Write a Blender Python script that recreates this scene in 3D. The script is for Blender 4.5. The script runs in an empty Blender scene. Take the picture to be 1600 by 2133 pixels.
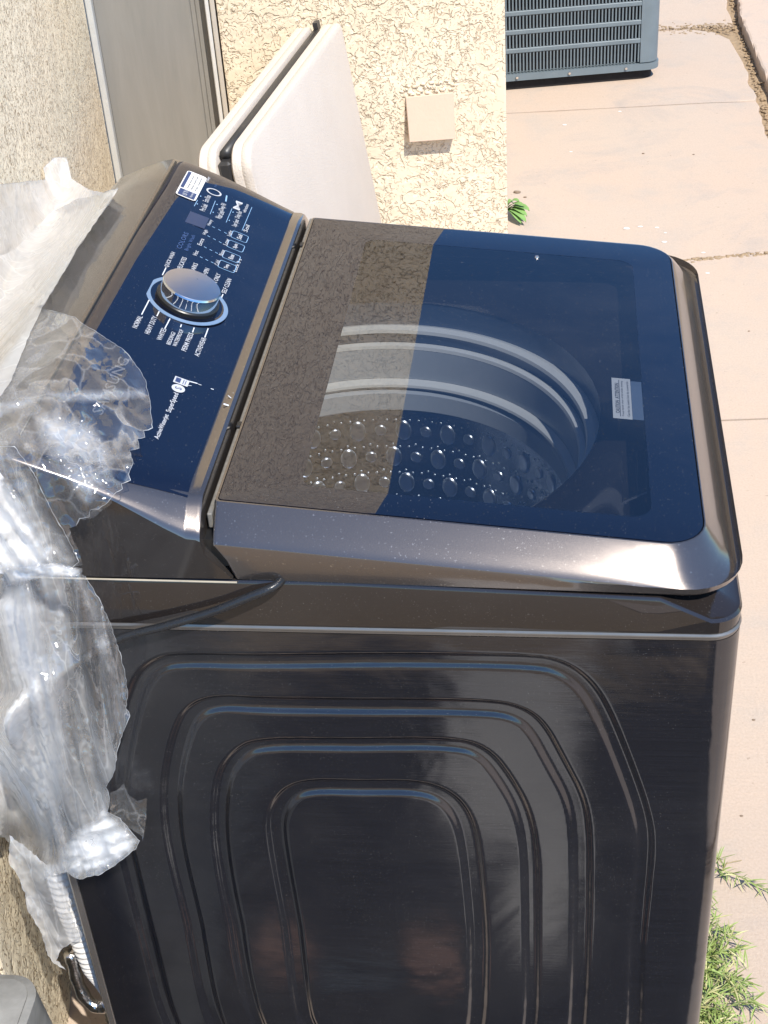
import bpy, bmesh, math, random, time
T0 = time.time()
import numpy as np
from mathutils import Vector, Matrix, noise
from mathutils.geometry import delaunay_2d_cdt
random.seed(7)
S = bpy.context.scene
COL = S.collection
PI = math.pi

# ------------------------------------------------------------------ camera
CAM = Vector((-0.16557, -1.03313, 1.77253)); YAW, PITCH, ROLL, FPX = -0.147436, 0.612797, -0.075125, 3036.16
_f = Vector((math.sin(YAW)*math.cos(PITCH), math.cos(YAW)*math.cos(PITCH), -math.sin(PITCH)))
_r0 = Vector((math.cos(YAW), -math.sin(YAW), 0)); _u0 = _r0.cross(_f)
CR = _r0*math.cos(ROLL)+_u0*math.sin(ROLL); CU = -_r0*math.sin(ROLL)+_u0*math.cos(ROLL)
cd = bpy.data.cameras.new('camera'); cam = bpy.data.objects.new('camera', cd); COL.objects.link(cam)
m = Matrix((CR, CU, -_f)).transposed().to_4x4(); m.translation = CAM
cam.matrix_world = m
cd.sensor_fit = 'VERTICAL'; cd.sensor_height = 36; cd.sensor_width = 27; cd.lens = 36*FPX/2133
cd.clip_start = 0.02; cd.clip_end = 500
S.camera = cam

# ------------------------------------------------------------------ light
SUN_AZ, SUN_EL = math.radians(34), math.radians(54)      # azimuth from -y towards +x
sdir = Vector((math.sin(SUN_AZ)*math.cos(SUN_EL), -math.cos(SUN_AZ)*math.cos(SUN_EL), math.sin(SUN_EL)))
w = bpy.data.worlds.new('World'); S.world = w; w.use_nodes = True
nt = w.node_tree; bg = nt.nodes['Background']
sky = nt.nodes.new('ShaderNodeTexSky'); sky.sky_type = 'NISHITA'; sky.sun_disc = False
sky.sun_elevation = SUN_EL; sky.sun_rotation = math.atan2(sdir.x, sdir.y)
sky.air_density = 1.0; sky.dust_density = 0.1; sky.ozone_density = 6.0
mx_ = nt.nodes.new('ShaderNodeMix'); mx_.data_type = 'RGBA'; mx_.blend_type = 'MULTIPLY'; mx_.inputs[0].default_value = 1; mx_.inputs[7].default_value = (.80, 1.0, 1.13, 1)
nt.links.new(sky.outputs[0], mx_.inputs[6]); nt.links.new(mx_.outputs[2], bg.inputs[0]); bg.inputs[1].default_value = 0.15
sl = bpy.data.lights.new('sun', 'SUN'); sl.energy = 4.7; sl.angle = math.radians(0.53); sl.color = (1, .94, .845)
so = bpy.data.objects.new('sun', sl); COL.objects.link(so); so.rotation_euler = sdir.to_track_quat('Z', 'Y').to_euler()
S.view_settings.view_transform = 'Standard'; S.view_settings.look = 'None'
S.view_settings.exposure = 0.40; S.view_settings.gamma = 1; S.view_settings.use_curve_mapping = False
S.cycles.max_bounces = 10; S.cycles.transparent_max_bounces = 24
S.cycles.caustics_reflective = False; S.cycles.caustics_refractive = False

# ------------------------------------------------------------------ helpers
def ray(px, py):
    return (_f + CR*((px-800)/FPX) - CU*((py-1066.5)/FPX)).normalized()
def onplane(px, py, n, c):
    d = ray(px, py); n = Vector(n); t = (c-CAM.dot(n))/d.dot(n); return CAM+d*t
def atY(px, py, y): return onplane(px, py, (0, 1, 0), y)
def atZ(px, py, z): return onplane(px, py, (0, 0, 1), z)

def link(name, me, mat=None, parent=None, smooth=False):
    o = bpy.data.objects.new(name, me); COL.objects.link(o)
    if mat is not None:
        for mm in (mat if isinstance(mat, (list, tuple)) else [mat]): me.materials.append(mm)
    if smooth:
        for p in me.polygons: p.use_smooth = True
    if parent is not None: o.parent = parent
    return o
def mesh(name, vs, fs, mat=None, parent=None, smooth=False, mi=None):
    me = bpy.data.meshes.new(name); me.from_pydata([tuple(v) for v in vs], [], fs); me.update()
    o = link(name, me, mat, parent, smooth)
    if mi:
        for p, k in zip(me.polygons, mi): p.material_index = k
    return o
def frombm(name, bm, mat=None, parent=None, smooth=False):
    me = bpy.data.meshes.new(name); bmesh.ops.recalc_face_normals(bm, faces=bm.faces[:]); bm.to_mesh(me); bm.free()
    return link(name, me, mat, parent, smooth)
def tag(o, label=None, cat=None, group=None, kind=None):
    if label: o['label'] = label
    if cat: o['category'] = cat
    if group: o['group'] = group
    if kind: o['kind'] = kind
    return o
def empty(name, loc, label, cat, group=None):
    o = bpy.data.objects.new(name, None); COL.objects.link(o); o.location = loc; o.empty_display_size = .05
    bpy.context.view_layer.update()
    return tag(o, label, cat, group)
def adopt(o, root):
    o.parent = root; o.matrix_parent_inverse = Matrix.Translation(-Vector(root.location)) if not root.rotation_euler.z else root.matrix_basis.inverted()
    return o
def box_bm(bm, c, s, M=None, bev=0, seg=1):
    r = bmesh.ops.create_cube(bm, size=1.0); vs = r['verts']
    for v in vs:
        v.co = Vector((v.co.x*s[0]+c[0], v.co.y*s[1]+c[1], v.co.z*s[2]+c[2]))
    if bev:
        es = list({e for v in vs for e in v.link_edges})
        g = bmesh.ops.bevel(bm, geom=es, offset=bev, segments=seg, profile=.6, affect='EDGES')
        vs = list({v for v in g['verts']} | {v for v in vs if v.is_valid})
    if M is not None:
        for v in vs: v.co = M @ v.co
    return vs
def box(name, c, s, mat, parent=None, M=None, bev=0, seg=1, smooth=False):
    bm = bmesh.new(); box_bm(bm, c, s, M, bev, seg); return frombm(name, bm, mat, parent, smooth)
def catmull(P, n=8):
    P = [Vector(p) for p in P]; Q = [P[0]*2-P[1]]+P+[P[-1]*2-P[-2]]; out = []
    for i in range(1, len(Q)-2):
        a, b, c, d = Q[i-1:i+3]
        for k in range(n):
            t = k/n; out.append(.5*((2*b)+(c-a)*t+(2*a-5*b+4*c-d)*t*t+(3*b-a-3*c+d)*t**3))
    out.append(P[-1]); return out
def tube(name, P, rad, mat, parent=None, n=12, smooth=True, cap=True):
    P = [Vector(p) for p in P]; vs = []; fs = []
    up = Vector((.13, .2, 1)).normalized(); prev = None
    for i, p in enumerate(P):
        t = (P[min(i+1, len(P)-1)]-P[max(i-1, 0)]).normalized()
        a = (prev - t*prev.dot(t)) if prev is not None else t.cross(up)
        if a.length < 1e-6: a = t.orthogonal()
        a.normalize(); prev = a; b = t.cross(a); r = rad(i/(len(P)-1)) if callable(rad) else rad
        for k in range(n):
            an = 2*PI*k/n; vs.append(p+a*(r*math.cos(an))+b*(r*math.sin(an)))
    for i in range(len(P)-1):
        for k in range(n):
            fs.append((i*n+k, i*n+(k+1) % n, (i+1)*n+(k+1) % n, (i+1)*n+k))
    if cap: fs.append(tuple(range(n))[::-1]); fs.append(tuple((len(P)-1)*n+k for k in range(n)))
    return mesh(name, vs, fs, mat, parent, smooth)
def smooth_angle(o, deg=35):
    me = o.data
    for p in me.polygons: p.use_smooth = True
    bm = bmesh.new(); bm.from_mesh(me); a = math.radians(deg)
    for e in bm.edges:
        if len(e.link_faces) == 2 and e.calc_face_angle(0) > a: e.smooth = False
    bm.to_mesh(me); bm.free()

# ------------------------------------------------------------------ materials
class NT:
    def __init__(s, name):
        s.m = bpy.data.materials.new(name); s.m.use_nodes = True; s.t = s.m.node_tree; s.N = s.t.nodes; s.N.clear()
        s.out = s.N.new('ShaderNodeOutputMaterial')
    def n(s, t, inp=None, **kw):
        x = s.N.new(t)
        for k, v in kw.items(): setattr(x, k, v)
        for k, v in (inp or {}).items():
            if isinstance(v, bpy.types.NodeSocket): s.t.links.new(v, x.inputs[k])
            else: x.inputs[k].default_value = v
        return x
    def noise(s, scale, detail=4, rough=.55, vec=None, dist=0):
        i = {'Scale': scale, 'Detail': detail, 'Roughness': rough, 'Distortion': dist}
        if vec is not None: i['Vector'] = vec
        return s.n('ShaderNodeTexNoise', i).outputs['Fac']
    def coord(s, which='Object', scale=(1, 1, 1), rot=(0, 0, 0)):
        c = s.n('ShaderNodeTexCoord'); mp = s.n('ShaderNodeMapping', {'Vector': c.outputs[which], 'Scale': scale, 'Rotation': rot}); return mp.outputs[0]
    def ramp(s, fac, stops, interp='LINEAR'):
        r = s.n('ShaderNodeValToRGB', {'Fac': fac}); cr = r.color_ramp; cr.interpolation = interp
        while len(cr.elements) < len(stops): cr.elements.new(.5)
        for e, (p, c) in zip(cr.elements, stops):
            e.position = p; e.color = (c, c, c, 1) if isinstance(c, (int, float)) else (*c, 1)
        return r.outputs[0]
    def mix(s, fac, a, b, bt='MIX'):
        x = s.n('ShaderNodeMix', data_type='RGBA', blend_type=bt)
        for idx, v in ((0, fac), (6, a), (7, b)):
            if isinstance(v, bpy.types.NodeSocket): s.t.links.new(v, x.inputs[idx])
            else: x.inputs[idx].default_value = v if idx == 0 else ((*v, 1) if len(v) == 3 else v)
        return x.outputs[2]
    def math(s, op, a, b=0., c=0.):
        x = s.n('ShaderNodeMath', operation=op)
        for i, v in enumerate((a, b, c)):
            if isinstance(v, bpy.types.NodeSocket): s.t.links.new(v, x.inputs[i])
            else: x.inputs[i].default_value = v
        return x.outputs[0]
    def bump(s, h, dist, strength=1, normal=None):
        i = {'Height': h, 'Distance': dist, 'Strength': strength}
        if normal is not None: i['Normal'] = normal
        return s.n('ShaderNodeBump', i).outputs[0]
    def pbr(s, **kw):
        i = {}
        for k, v in kw.items():
            k = k.replace('_', ' ')
            if isinstance(v, tuple) and len(v) == 3: v = (*v, 1)
            i[k] = v
        b = s.n('ShaderNodeBsdfPrincipled', i); s.t.links.new(b.outputs[0], s.out.inputs[0]); return b
    def surf(s, sh): s.t.links.new(sh, s.out.inputs[0])

def plain(name, col, rough=.5, metal=0, ior=1.5, var=.12, vs=30, bump=0, bs=200, coat=0):
    g = NT(name); v = g.coord()
    c = g.mix(g.noise(vs, 4, .6, v), tuple(x*(1-var) for x in col), tuple(min(1, x*(1+var)) for x in col))
    k = dict(Base_Color=c, Metallic=metal, IOR=ior)
    k['Roughness'] = g.math('MULTIPLY_ADD', g.noise(vs*3, 3, .6, v), rough*.35, rough*.82)
    if bump: k['Normal'] = g.bump(g.noise(bs, 3, .6, v), bump)
    if coat: k['Coat_Weight'] = coat; k['Coat_Roughness'] = .03
    g.pbr(**k); return g.m

def stucco_mat(name, cA, cB, scale, dist, thr=(.42, .47), pit=(.36, .43), pit_shade=.36, warm=(.62, .47, .30)):
    g = NT(name); v = g.coord()
    n1 = g.noise(scale, 2, .45, v, 1.6)
    plate = g.ramp(n1, [(thr[0], 0.), (thr[1], 1.)])
    n2 = g.noise(scale*2.3, 2, .5, v, 2.0)
    pits = g.ramp(n2, [(pit[0], 0.), (pit[1], 1.)])
    fine = g.noise(scale*8, 3, .6, v)
    broad = g.ramp(g.noise(5, 4, .6, v), [(.36, .10), (.60, 1.)])
    h = g.math('ADD', g.math('MULTIPLY', plate, .6), g.math('MULTIPLY', pits, broad))
    h2 = g.math('MULTIPLY_ADD', fine, .10, h)
    nrm = g.bump(h2, dist, .9)
    big = g.noise(2.2, 4, .6, v)
    c = g.mix(g.ramp(big, [(.35, 0.), (.65, 1.)]), cA, cB)
    c = g.mix(g.math('MULTIPLY', g.ramp(g.noise(9, 5, .7, v), [(.60, 0.), (.75, 1.)]), .3), c, warm)
    dirt = g.math('MULTIPLY', g.math('SUBTRACT', 1., pits), pit_shade)  # shade in the pits painted brown into the base colour
    c = g.mix(dirt, c, (.34, .24, .14))
    g.pbr(Base_Color=c, Roughness=.92, Normal=nrm, IOR=1.35); return g.m
M_stucco = stucco_mat('stucco_cream', (.72, .605, .445), (.77, .665, .505), 27, .0050)
M_stucco2 = stucco_mat('stucco_rough', (.92, .79, .58), (.93, .82, .62), 40, .0040, (.42, .47), (.385, .43), .85)

def concrete(name, base, tint):
    g = NT(name); v = g.coord(); g_info = g.n('ShaderNodeObjectInfo').outputs['Random']
    a = g.noise(1.3, 6, .6, v, .4); b = g.noise(5, 6, .65, v); fine = g.noise(220, 4, .7, v); spk = g.noise(70, 2, .5, v)
    c = g.mix(g.ramp(a, [(.36, 0.), (.64, 1.)]), base, tint)
    c = g.mix(g.math('MULTIPLY', g.ramp(b, [(.50, 0.), (.70, 1.)]), .65), c, (.40, .37, .33))
    c = g.mix(g.math('MULTIPLY', g.ramp(g.noise(2.1, 7, .72, v, 1.0), [(.54, 0.), (.70, 1.)]), .75), c, (.34, .315, .295))
    st = g.coord(scale=(1, 60, 1)); c = g.mix(g.math('MULTIPLY', g.ramp(g.noise(3, 4, .6, st), [(.5, 0.), (.75, 1.)]), .22), c, (.66, .50, .38))
    c = g.mix(g.math('MULTIPLY', g_info, .18), c, (.50, .40, .31))
    c = g.mix(g.math('MULTIPLY', g.ramp(spk, [(.70, 0.), (.76, 1.)]), .5), c, (.22, .16, .12))
    c = g.mix(.25, c, g.ramp(fine, [(.3, (.36, .27, .21)), (.7, (.70, .56, .45))]))
    nrm = g.bump(g.math('ADD', fine, g.math('MULTIPLY', g.noise(30, 4, .6, st), .6)), .0009, .8)
    g.pbr(Base_Color=c, Roughness=.9, Normal=nrm, IOR=1.35); return g.m
M_conc = concrete('concrete_patio', (.53, .41, .315), (.50, .415, .335))
M_conc2 = concrete('concrete_path', (.57, .43, .33), (.55, .44, .35))
M_dirt = plain('sandy_dirt', (.36, .26, .16), .95, var=.5, vs=60, bump=.006, bs=120)

def steel_black(name, base, rough, ior, brush=True, wav=.0):
    g = NT(name); st = g.coord(scale=(1.5, 1.5, 260)); v = g.coord()
    br = g.noise(6, 3, .6, st)
    r = g.math('MULTIPLY_ADD', br, rough*.7, rough*.65)
    dust = g.ramp(g.noise(900, 1, .5, v), [(.73, 0.), (.78, 1.)])
    sm = g.ramp(g.noise(3.3, 5, .6, v, .5), [(.48, 0.), (.75, 1.)])
    c = g.mix(g.ramp(br, [(.35, 0.), (.65, 1.)]) if brush else .2, base, tuple(x*1.9 for x in base))
    c = g.mix(g.math('MULTIPLY', sm, .12), c, (.11, .10, .09))
    c = g.mix(g.math('MULTIPLY', dust, .22), c, (.5, .46, .4))
    r = g.math('MULTIPLY_ADD', sm, .05, r)
    nrm = g.bump(br, .00007, .6 if brush else 0.05)
    nrm = g.bump(g.noise(5.5, 3, .5, v, .6), .0030, 1.0, nrm) if wav else nrm
    g.pbr(Base_Color=c, Roughness=r, Metallic=0, IOR=ior, Normal=nrm); return g.m
M_side = steel_black('black_brushed_steel', (.007, .007, .009), .055, 1.70, wav=1)
M_cover = steel_black('dark_brown_enamel', (.016, .013, .012), .03, 1.6, brush=False)
def metal_paint(name, base, rough, metal):
    g = NT(name); v = g.coord(); fl = g.noise(1500, 2, .6, v)
    dust = g.ramp(g.noise(520, 1, .5, v), [(.70, 0.), (.75, 1.)])
    c = g.mix(g.math('MULTIPLY', dust, .45), base, (.6, .56, .5))
    g.pbr(Base_Color=c, Metallic=metal, Roughness=g.math('MULTIPLY_ADD', fl, .06, rough), IOR=1.6,
          Normal=g.bump(fl, .00003, .5), Coat_Weight=.6, Coat_Roughness=.04); return g.m
M_lid = metal_paint('bronze_grey_paint', (.155, .135, .124), .14, .8)
M_chrome = plain('chrome', (.78, .77, .76), .09, 1, var=.03)
M_knobtop = plain('satin_aluminium', (.55, .52, .52), .3, 1, var=.05)
M_trim = plain('bright_trim', (.62, .57, .54), .25, .9, var=.05)
M_black = plain('black_plastic', (.012, .012, .012), .35, var=.3)
M_rubber = plain('black_cable', (.018, .019, .021), .28, var=.4, bump=.0005, bs=300)
M_white = plain('white_plastic', (.72, .70, .67), .4, var=.05)
M_ring = plain('pale_tub_ring', (.60, .61, .60), .30, var=.04)
M_ringwall = plain('grey_tub_wall', (.46, .50, .55), .25, var=.04)
M_ringdark = plain('grey_tub_plastic', (.05, .07, .11), .3, var=.06)
M_deck = plain('dark_deck_plastic', (.020, .036, .085), .35, var=.1)
M_drum = plain('drum_steel', (.42, .46, .52), .20, 1, var=.06)
M_inner = plain('dark_inside', (.02, .02, .02), .6)
def glass_mat(name, tint, ior, opaque=None):
    g = NT(name)
    lw = g.n('ShaderNodeFresnel', {'IOR': ior}).outputs[0]
    v = g.coord()
    dust = g.math('MULTIPLY', g.ramp(g.noise(700, 1, .5, v), [(.745, 0.), (.79, 1.)]), .35)
    dust = g.math('MAXIMUM', dust, g.math('MULTIPLY', g.ramp(g.noise(3, 5, .7, v, .6), [(.5, 0.), (.8, 1.)]), .018))
    if opaque: base = g.n('ShaderNodeBsdfDiffuse', {'Color': (*opaque, 1)}).outputs[0]
    else: base = g.n('ShaderNodeBsdfTransparent', {'Color': (*tint, 1)}).outputs[0]
    base = g.n('ShaderNodeMixShader', {0: dust, 1: base, 2: g.n('ShaderNodeBsdfDiffuse', {'Color': (.6, .58, .55, 1)}).outputs[0]}).outputs[0]
    gl = g.n('ShaderNodeBsdfGlossy', {'Roughness': .012, 'Color': (.92, .91, .96, 1)}).outputs[0]
    g.surf(g.n('ShaderNodeMixShader', {0: lw, 1: base, 2: gl}).outputs[0]); return g.m
M_glass = glass_mat('tinted_glass', (.70, .73, .77), 1.80)
M_frit = glass_mat('black_glass_border', None, 1.82, (.003, .005, .012))
M_panelglass = glass_mat('control_panel_glass', None, 1.76, (.003, .005, .014))
M_print = plain('white_print', (.48, .49, .52), .6, var=.02)
M_printblue = plain('pale_blue_print', (.25, .42, .62), .6, var=.02)
M_printdim = plain('dim_blue_print', (.045, .09, .22), .6, var=.02)
M_ringblue = plain('blue_grey_ring', (.16, .24, .36), .4, var=.1)
M_sticker = plain('white_sticker', (.70, .69, .66), .5, var=.03)
M_stickblue = plain('navy_print', (.03, .05, .13), .5)
M_label = plain('pale_label', (.62, .64, .66), .5, var=.03)
M_label2 = plain('faded_label', (.12, .17, .26), .5, var=.1)
M_ink = plain('grey_ink', (.12, .12, .13), .6)
M_table = plain('table_plastic', (.58, .52, .46), .55, var=.10, vs=5, bump=.0016, bs=260)
M_tframe = plain('black_steel_tube', (.03, .03, .032), .4)
M_ac = plain('blue_grey_paint', (.145, .18, .20), .45, var=.2, vs=12)
M_acdark = plain('dark_coil', (.012, .011, .012), .7, var=.4)
M_vent = plain('painted_hood', (.56, .43, .33), .8, var=.05, bump=.0006, bs=120)
def film_mat(name, lo, hi, sc=9, white=.93, gl=1., stretch=(1, 1, 1), rough=.06, bmp=1., facet=.45):
    g = NT(name); v = g.coord(scale=stretch)
    wv = g.n('ShaderNodeTexNoise', {'Vector': v, 'Scale': sc*1.5, 'Detail': 2.}).outputs['Color']
    vw = g.n('ShaderNodeVectorMath', {0: v, 1: g.n('ShaderNodeVectorMath', {0: wv, 'Scale': .10}, operation='SCALE').outputs[0]}, operation='ADD').outputs[0]
    def cells(k):
        c = g.n('ShaderNodeTexVoronoi', {'Vector': vw, 'Scale': k}).outputs['Color']
        return g.n('ShaderNodeVectorMath', {0: c, 1: (.5, .5, .5)}, operation='SUBTRACT').outputs[0]
    geo = g.n('ShaderNodeNewGeometry').outputs['Normal']
    n_ = g.noise(sc, 4, .6, v, .6); hz = g.n('ShaderNodeMapRange', {'Value': n_, 'From Min': .38, 'From Max': .62, 'To Min': lo, 'To Max': hi}).outputs[0]
    st = g.math('ABSOLUTE', g.math('SUBTRACT', g.noise(sc*1.8, 3, .55, v, .8), .5))
    crease = g.n('ShaderNodeTexVoronoi', {'Vector': vw, 'Scale': sc*4.}, feature='DISTANCE_TO_EDGE').outputs['Distance']
    hz = g.math('ADD', hz, g.math('MULTIPLY', g.ramp(crease, [(.0, 1.), (.045, 0.)]), .16))
    a_ = g.n('ShaderNodeVectorMath', {0: cells(sc*4.), 'Scale': facet}, operation='SCALE').outputs[0]
    b_ = g.n('ShaderNodeVectorMath', {0: cells(sc*11.), 'Scale': facet*.45}, operation='SCALE').outputs[0]
    nb = g.bump(g.noise(sc*1.4, 2, .5, v, .5), .014*bmp, .9); nb = g.bump(st, .004*bmp, .8, nb)
    nv = g.n('ShaderNodeVectorMath', {0: g.n('ShaderNodeVectorMath', {0: nb, 1: a_}, operation='ADD').outputs[0], 1: b_}, operation='ADD').outputs[0]
    nrm = g.n('ShaderNodeVectorMath', {0: nv}, operation='NORMALIZE').outputs[0]
    face = g.n('ShaderNodeLayerWeight', {'Blend': .4, 'Normal': nrm}).outputs['Facing']
    fade = g.n('ShaderNodeAttribute', attribute_name='film_fade').outputs['Fac']
    hz = g.math('MULTIPLY', g.math('MINIMUM', g.math('MULTIPLY_ADD', g.math('POWER', face, 3.), .5, hz), .96), fade)
    tr = g.n('ShaderNodeBsdfTransparent', {'Color': (.98, .98, .985, 1)}).outputs[0]
    di = g.n('ShaderNodeBsdfDiffuse', {'Color': (white, white*.995, white*.98, 1)}).outputs[0]
    tl = g.n('ShaderNodeBsdfTranslucent', {'Color': (white, white*.99, white*.97, 1)}).outputs[0]
    body = g.n('ShaderNodeMixShader', {0: .4, 1: di, 2: tl}).outputs[0]
    a = g.n('ShaderNodeMixShader', {0: hz, 1: tr, 2: body}).outputs[0]
    gs = g.n('ShaderNodeBsdfGlossy', {'Roughness': rough, 'Color': (gl, gl, gl, 1), 'Normal': nrm}).outputs[0]
    fr = g.math('MULTIPLY', g.math('MULTIPLY_ADD', g.math('POWER', face, 3.), .6, .08), fade)
    g.surf(g.n('ShaderNodeMixShader', {0: fr, 1: a, 2: gs}).outputs[0]); return g.m
M_filmcloud = film_mat('cloudy_film', .66, .96, 5, stretch=(2.4, 2.4, .32), rough=.16, facet=.30)
M_filmveil = film_mat('veil_film', .45, .80, 5, stretch=(1, 1, 1), rough=.16, bmp=.6, facet=.22)
M_filmclear = film_mat('clear_film', .01, .09, 5, rough=.07, facet=.60)
M_filmmid = film_mat('milky_film', .08, .52, 6, stretch=(2.4, 2.4, .32), rough=.08, facet=.50)
M_filmedge = plain('film_edge', (.42, .43, .44), .3, var=.5, vs=90)

# ------------------------------------------------------------------ ground
TH = math.radians(10); E1 = Vector((math.cos(TH), math.sin(TH), 0)); E2 = Vector((-math.sin(TH), math.cos(TH), 0))
CORNER = Vector((-.318, 2.74, 0)); INNER = Vector((-1.3555, 2.5571, 0)); LW0 = Vector((-.87, .24, 0))
M_shadestrip = plain('painted_shade_strip', (.045, .042, .040), .9, var=.6, vs=90, bump=.004, bs=180)  # dark colour stands for the photographer's shadow on the ground
shade_ground = mesh('shade_strip', [(-8, -1.02, -.008), (7, -1.02, -.008), (7, -.10, -.008), (-8, -.10, -.008)], [(0, 1, 2, 3)], M_shadestrip); tag(shade_ground, kind='structure')  # unseen strip added so the side panel mirrors shaded ground
g_ = mesh('ground', [(-60, -60, -.02), (60, -60, -.02), (60, 60, -.02), (-60, 60, -.02)], [(0, 1, 2, 3)], M_dirt); tag(g_, kind='structure')
patio = mesh('patio', [(-8, -12, -.012), (7, -12, -.012), (7, 14, -.012), (-8, 14, -.012)], [(0, 1, 2, 3)], M_dirt); tag(patio, kind='structure')
def slab(poly, top, mat, bev=.006):
    bm = bmesh.new(); vs = [bm.verts.new((p[0], p[1], -.03)) for p in poly]; f = bm.faces.new(vs)
    r = bmesh.ops.extrude_face_region(bm, geom=[f]); tv = [v for v in r['geom'] if isinstance(v, bmesh.types.BMVert)]
    for v in tv: v.co.z = top
    tf = [x for x in r['geom'] if isinstance(x, bmesh.types.BMFace)]
    bmesh.ops.bevel(bm, geom=list(tf[0].edges), offset=bev, segments=2, profile=.5, affect='EDGES')
    return frombm('concrete_slab', bm, mat, patio)
def wob(a, b, n=14, amp=.006, seed=0):
    a = Vector(a); b = Vector(b); d = b-a; nn = Vector((-d.y, d.x)).normalized(); out = []
    for i in range(n):
        t = i/n; out.append(a+d*t+nn*(amp*noise.noise(Vector((t*n*.6+seed*13.1, seed*3.7, 0)))*(1 if 0 < i else 0)))
    return out
def line_y(x, y0, sl): return y0+sl*x
JX = .488
joints = [(-.13, .03), (1.815, .083), (2.63, .17), (3.843, .083), (4.665, .10), (7.2, .1), (10.5, .1)]
for i in range(len(joints)-1):
    (y0, s0), (y1, s1) = joints[i], joints[i+1]; gp = .004 if i not in (2,) else .006
    xl, xr = -7.5, JX-.012
    a = (xl, line_y(xl, y0, s0)+gp); b = (xr, line_y(xr, y0, s0)+gp); c = (xr, line_y(xr, y1, s1)-gp); d = (xl, line_y(xl, y1, s1)-gp)
    am = .012 if i in (1, 2) else .005
    poly = wob(a, b, 60, am if i == 2 else .004, 5) + wob(b, c, 24, .014, i+20)
    if i == 3:   # broken rounded corner by the gap
        poly = wob(a, b, 60, .004, 6) + wob(b, (xr+.0, line_y(xr, y1, s1)-.35), 10, .02, 28) + [Vector((xr-.03, line_y(xr, y1, s1)-.17)), Vector((xr-.08, line_y(xr, y1, s1)-.08)), Vector((xr-.17, line_y(xr, y1, s1)-.035))] + wob((xr-.3, line_y(xr-.3, y1, s1)-.022), d, 30, .006, 8)
    else:
        poly += wob(c, d, 60, am if i == 1 else .004, 5 if i == 1 else 7)
    poly += wob(d, a, 6, .002, 3)
    slab([(p[0], p[1]) for p in poly], 0.0 - .0004*i, M_conc)
edge = [(.512, -11), (.515, -4), (.518, 1.0), (.520, 2.0), (.524, 3.0), (.536, 3.7), (.522, 4.05), (.506, 4.45), (.500, 4.72), (.512, 4.95), (.54, 5.15), (.62, 5.3), (.9, 5.42), (6.5, 6.0), (6.5, -11)]
pl = []
for k in range(len(edge)-1):
    pl += wob(edge[k], edge[k+1], 8 if k < 12 else 2, .010 if k < 12 else 0, k)
slab([(p[0], p[1]) for p in pl], .030, M_conc2, .010)
def refl(px, py): p = atZ(px, py, 0); return (p.x, -p.y)
def refl_patch(pts, top, mat):  # unseen flat pieces added only to be mirrored in the side panel
    bm = bmesh.new(); vs = [bm.verts.new((*refl(*q), -.03)) for q in pts]; f = bm.faces.new(vs)
    r = bmesh.ops.extrude_face_region(bm, geom=[f])
    for v in r['geom']:
        if isinstance(v, bmesh.types.BMVert): v.co.z = top
    return frombm('reflection_patch', bm, mat, shade_ground)
M_pale = plain('painted_sunlit_patch', (.60, .55, .48), .8, var=.5, vs=6)  # pale colour stands for sunlit ground mirrored in the side panel
refl_patch([(900, 1360), (935, 1310), (1085, 1318), (1120, 1345), (1290, 1380), (1215, 1470), (1190, 1560), (1200, 1720), (1165, 1960), (1090, 1960), (1090, 1790), (1040, 1745), (1010, 1790), (985, 1700), (935, 1640), (905, 1560), (940, 1480)], -.002, M_pale)
M_rust = plain('rust_brown_paver', (.30, .17, .12), .85, var=.4, vs=25)  # for unseen blocks added as brown reflections in the panel
refl_patch([(835, 1955), (945, 1945), (972, 1960), (965, 2045), (870, 2050), (850, 2030)], .004, M_rust)
refl_patch([(545, 1930), (590, 1925), (655, 1990), (650, 2030), (560, 2025), (530, 1990)], .004, M_rust)
refl_patch([(665, 2025), (830, 2035), (830, 2050), (665, 2045)], .006, M_ac)
# loose dry dirt and grit in the joint
bm = bmesh.new()
for i in range(900):
    y = random.uniform(2.2, 5.3); x = .497+random.gauss(0, .008)
    if i % 4 == 0: t = random.random(); x = .485-t*.32; y = 4.70+.03*random.gauss(0, 1)-.08*t*(1-t)
    if i % 4 == 1: x = random.uniform(.03, .48); y = 2.63+.17*x+random.gauss(0, .006)
    s = random.uniform(.002, .006)
    for v in bmesh.ops.create_icosphere(bm, subdivisions=1, radius=s)['verts']:
        v.co = Vector((x+v.co.x*1.4, y+v.co.y, -.001+v.co.z*.5+ (0 if abs(x-.492) > .02 else -.006)))
tag(frombm('dry_dirt', bm, M_dirt, None, True), 'dry crumbly tan dirt lying in the joints between the patio slabs', 'dirt', kind='stuff')

# ------------------------------------------------------------------ house walls
def wall(name, P0, P1, H, thick, mat, label, z0=-.03, out=None):
    d = (P1-P0).normalized(); n = Vector((d.y, -d.x, 0))
    bm = bmesh.new(); L = (P1-P0).length
    M = Matrix.Translation(P0) @ Matrix(((d.x, -n.x, 0, 0), (d.y, -n.y, 0, 0), (0, 0, 1, 0), (0, 0, 0, 1)))
    box_bm(bm, (L/2, thick/2, (H+z0)/2), (L, thick, H-z0), M, .006, 2)
    o = frombm(name, bm, mat); return tag(o, label, 'wall')
DOORR = INNER + E1*.325
wall('stucco_wall', DOORR, CORNER, 6.4, 3.6, M_stucco, 'cream stucco house wall with a raised texture and a square outside corner')
D = (LW0-INNER).normalized(); 
wall('stucco_wall', INNER+D*2.60, INNER+D*.0, 4.2, .3, M_stucco2, 'rough pale stucco side wall running close behind the washer')
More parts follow.
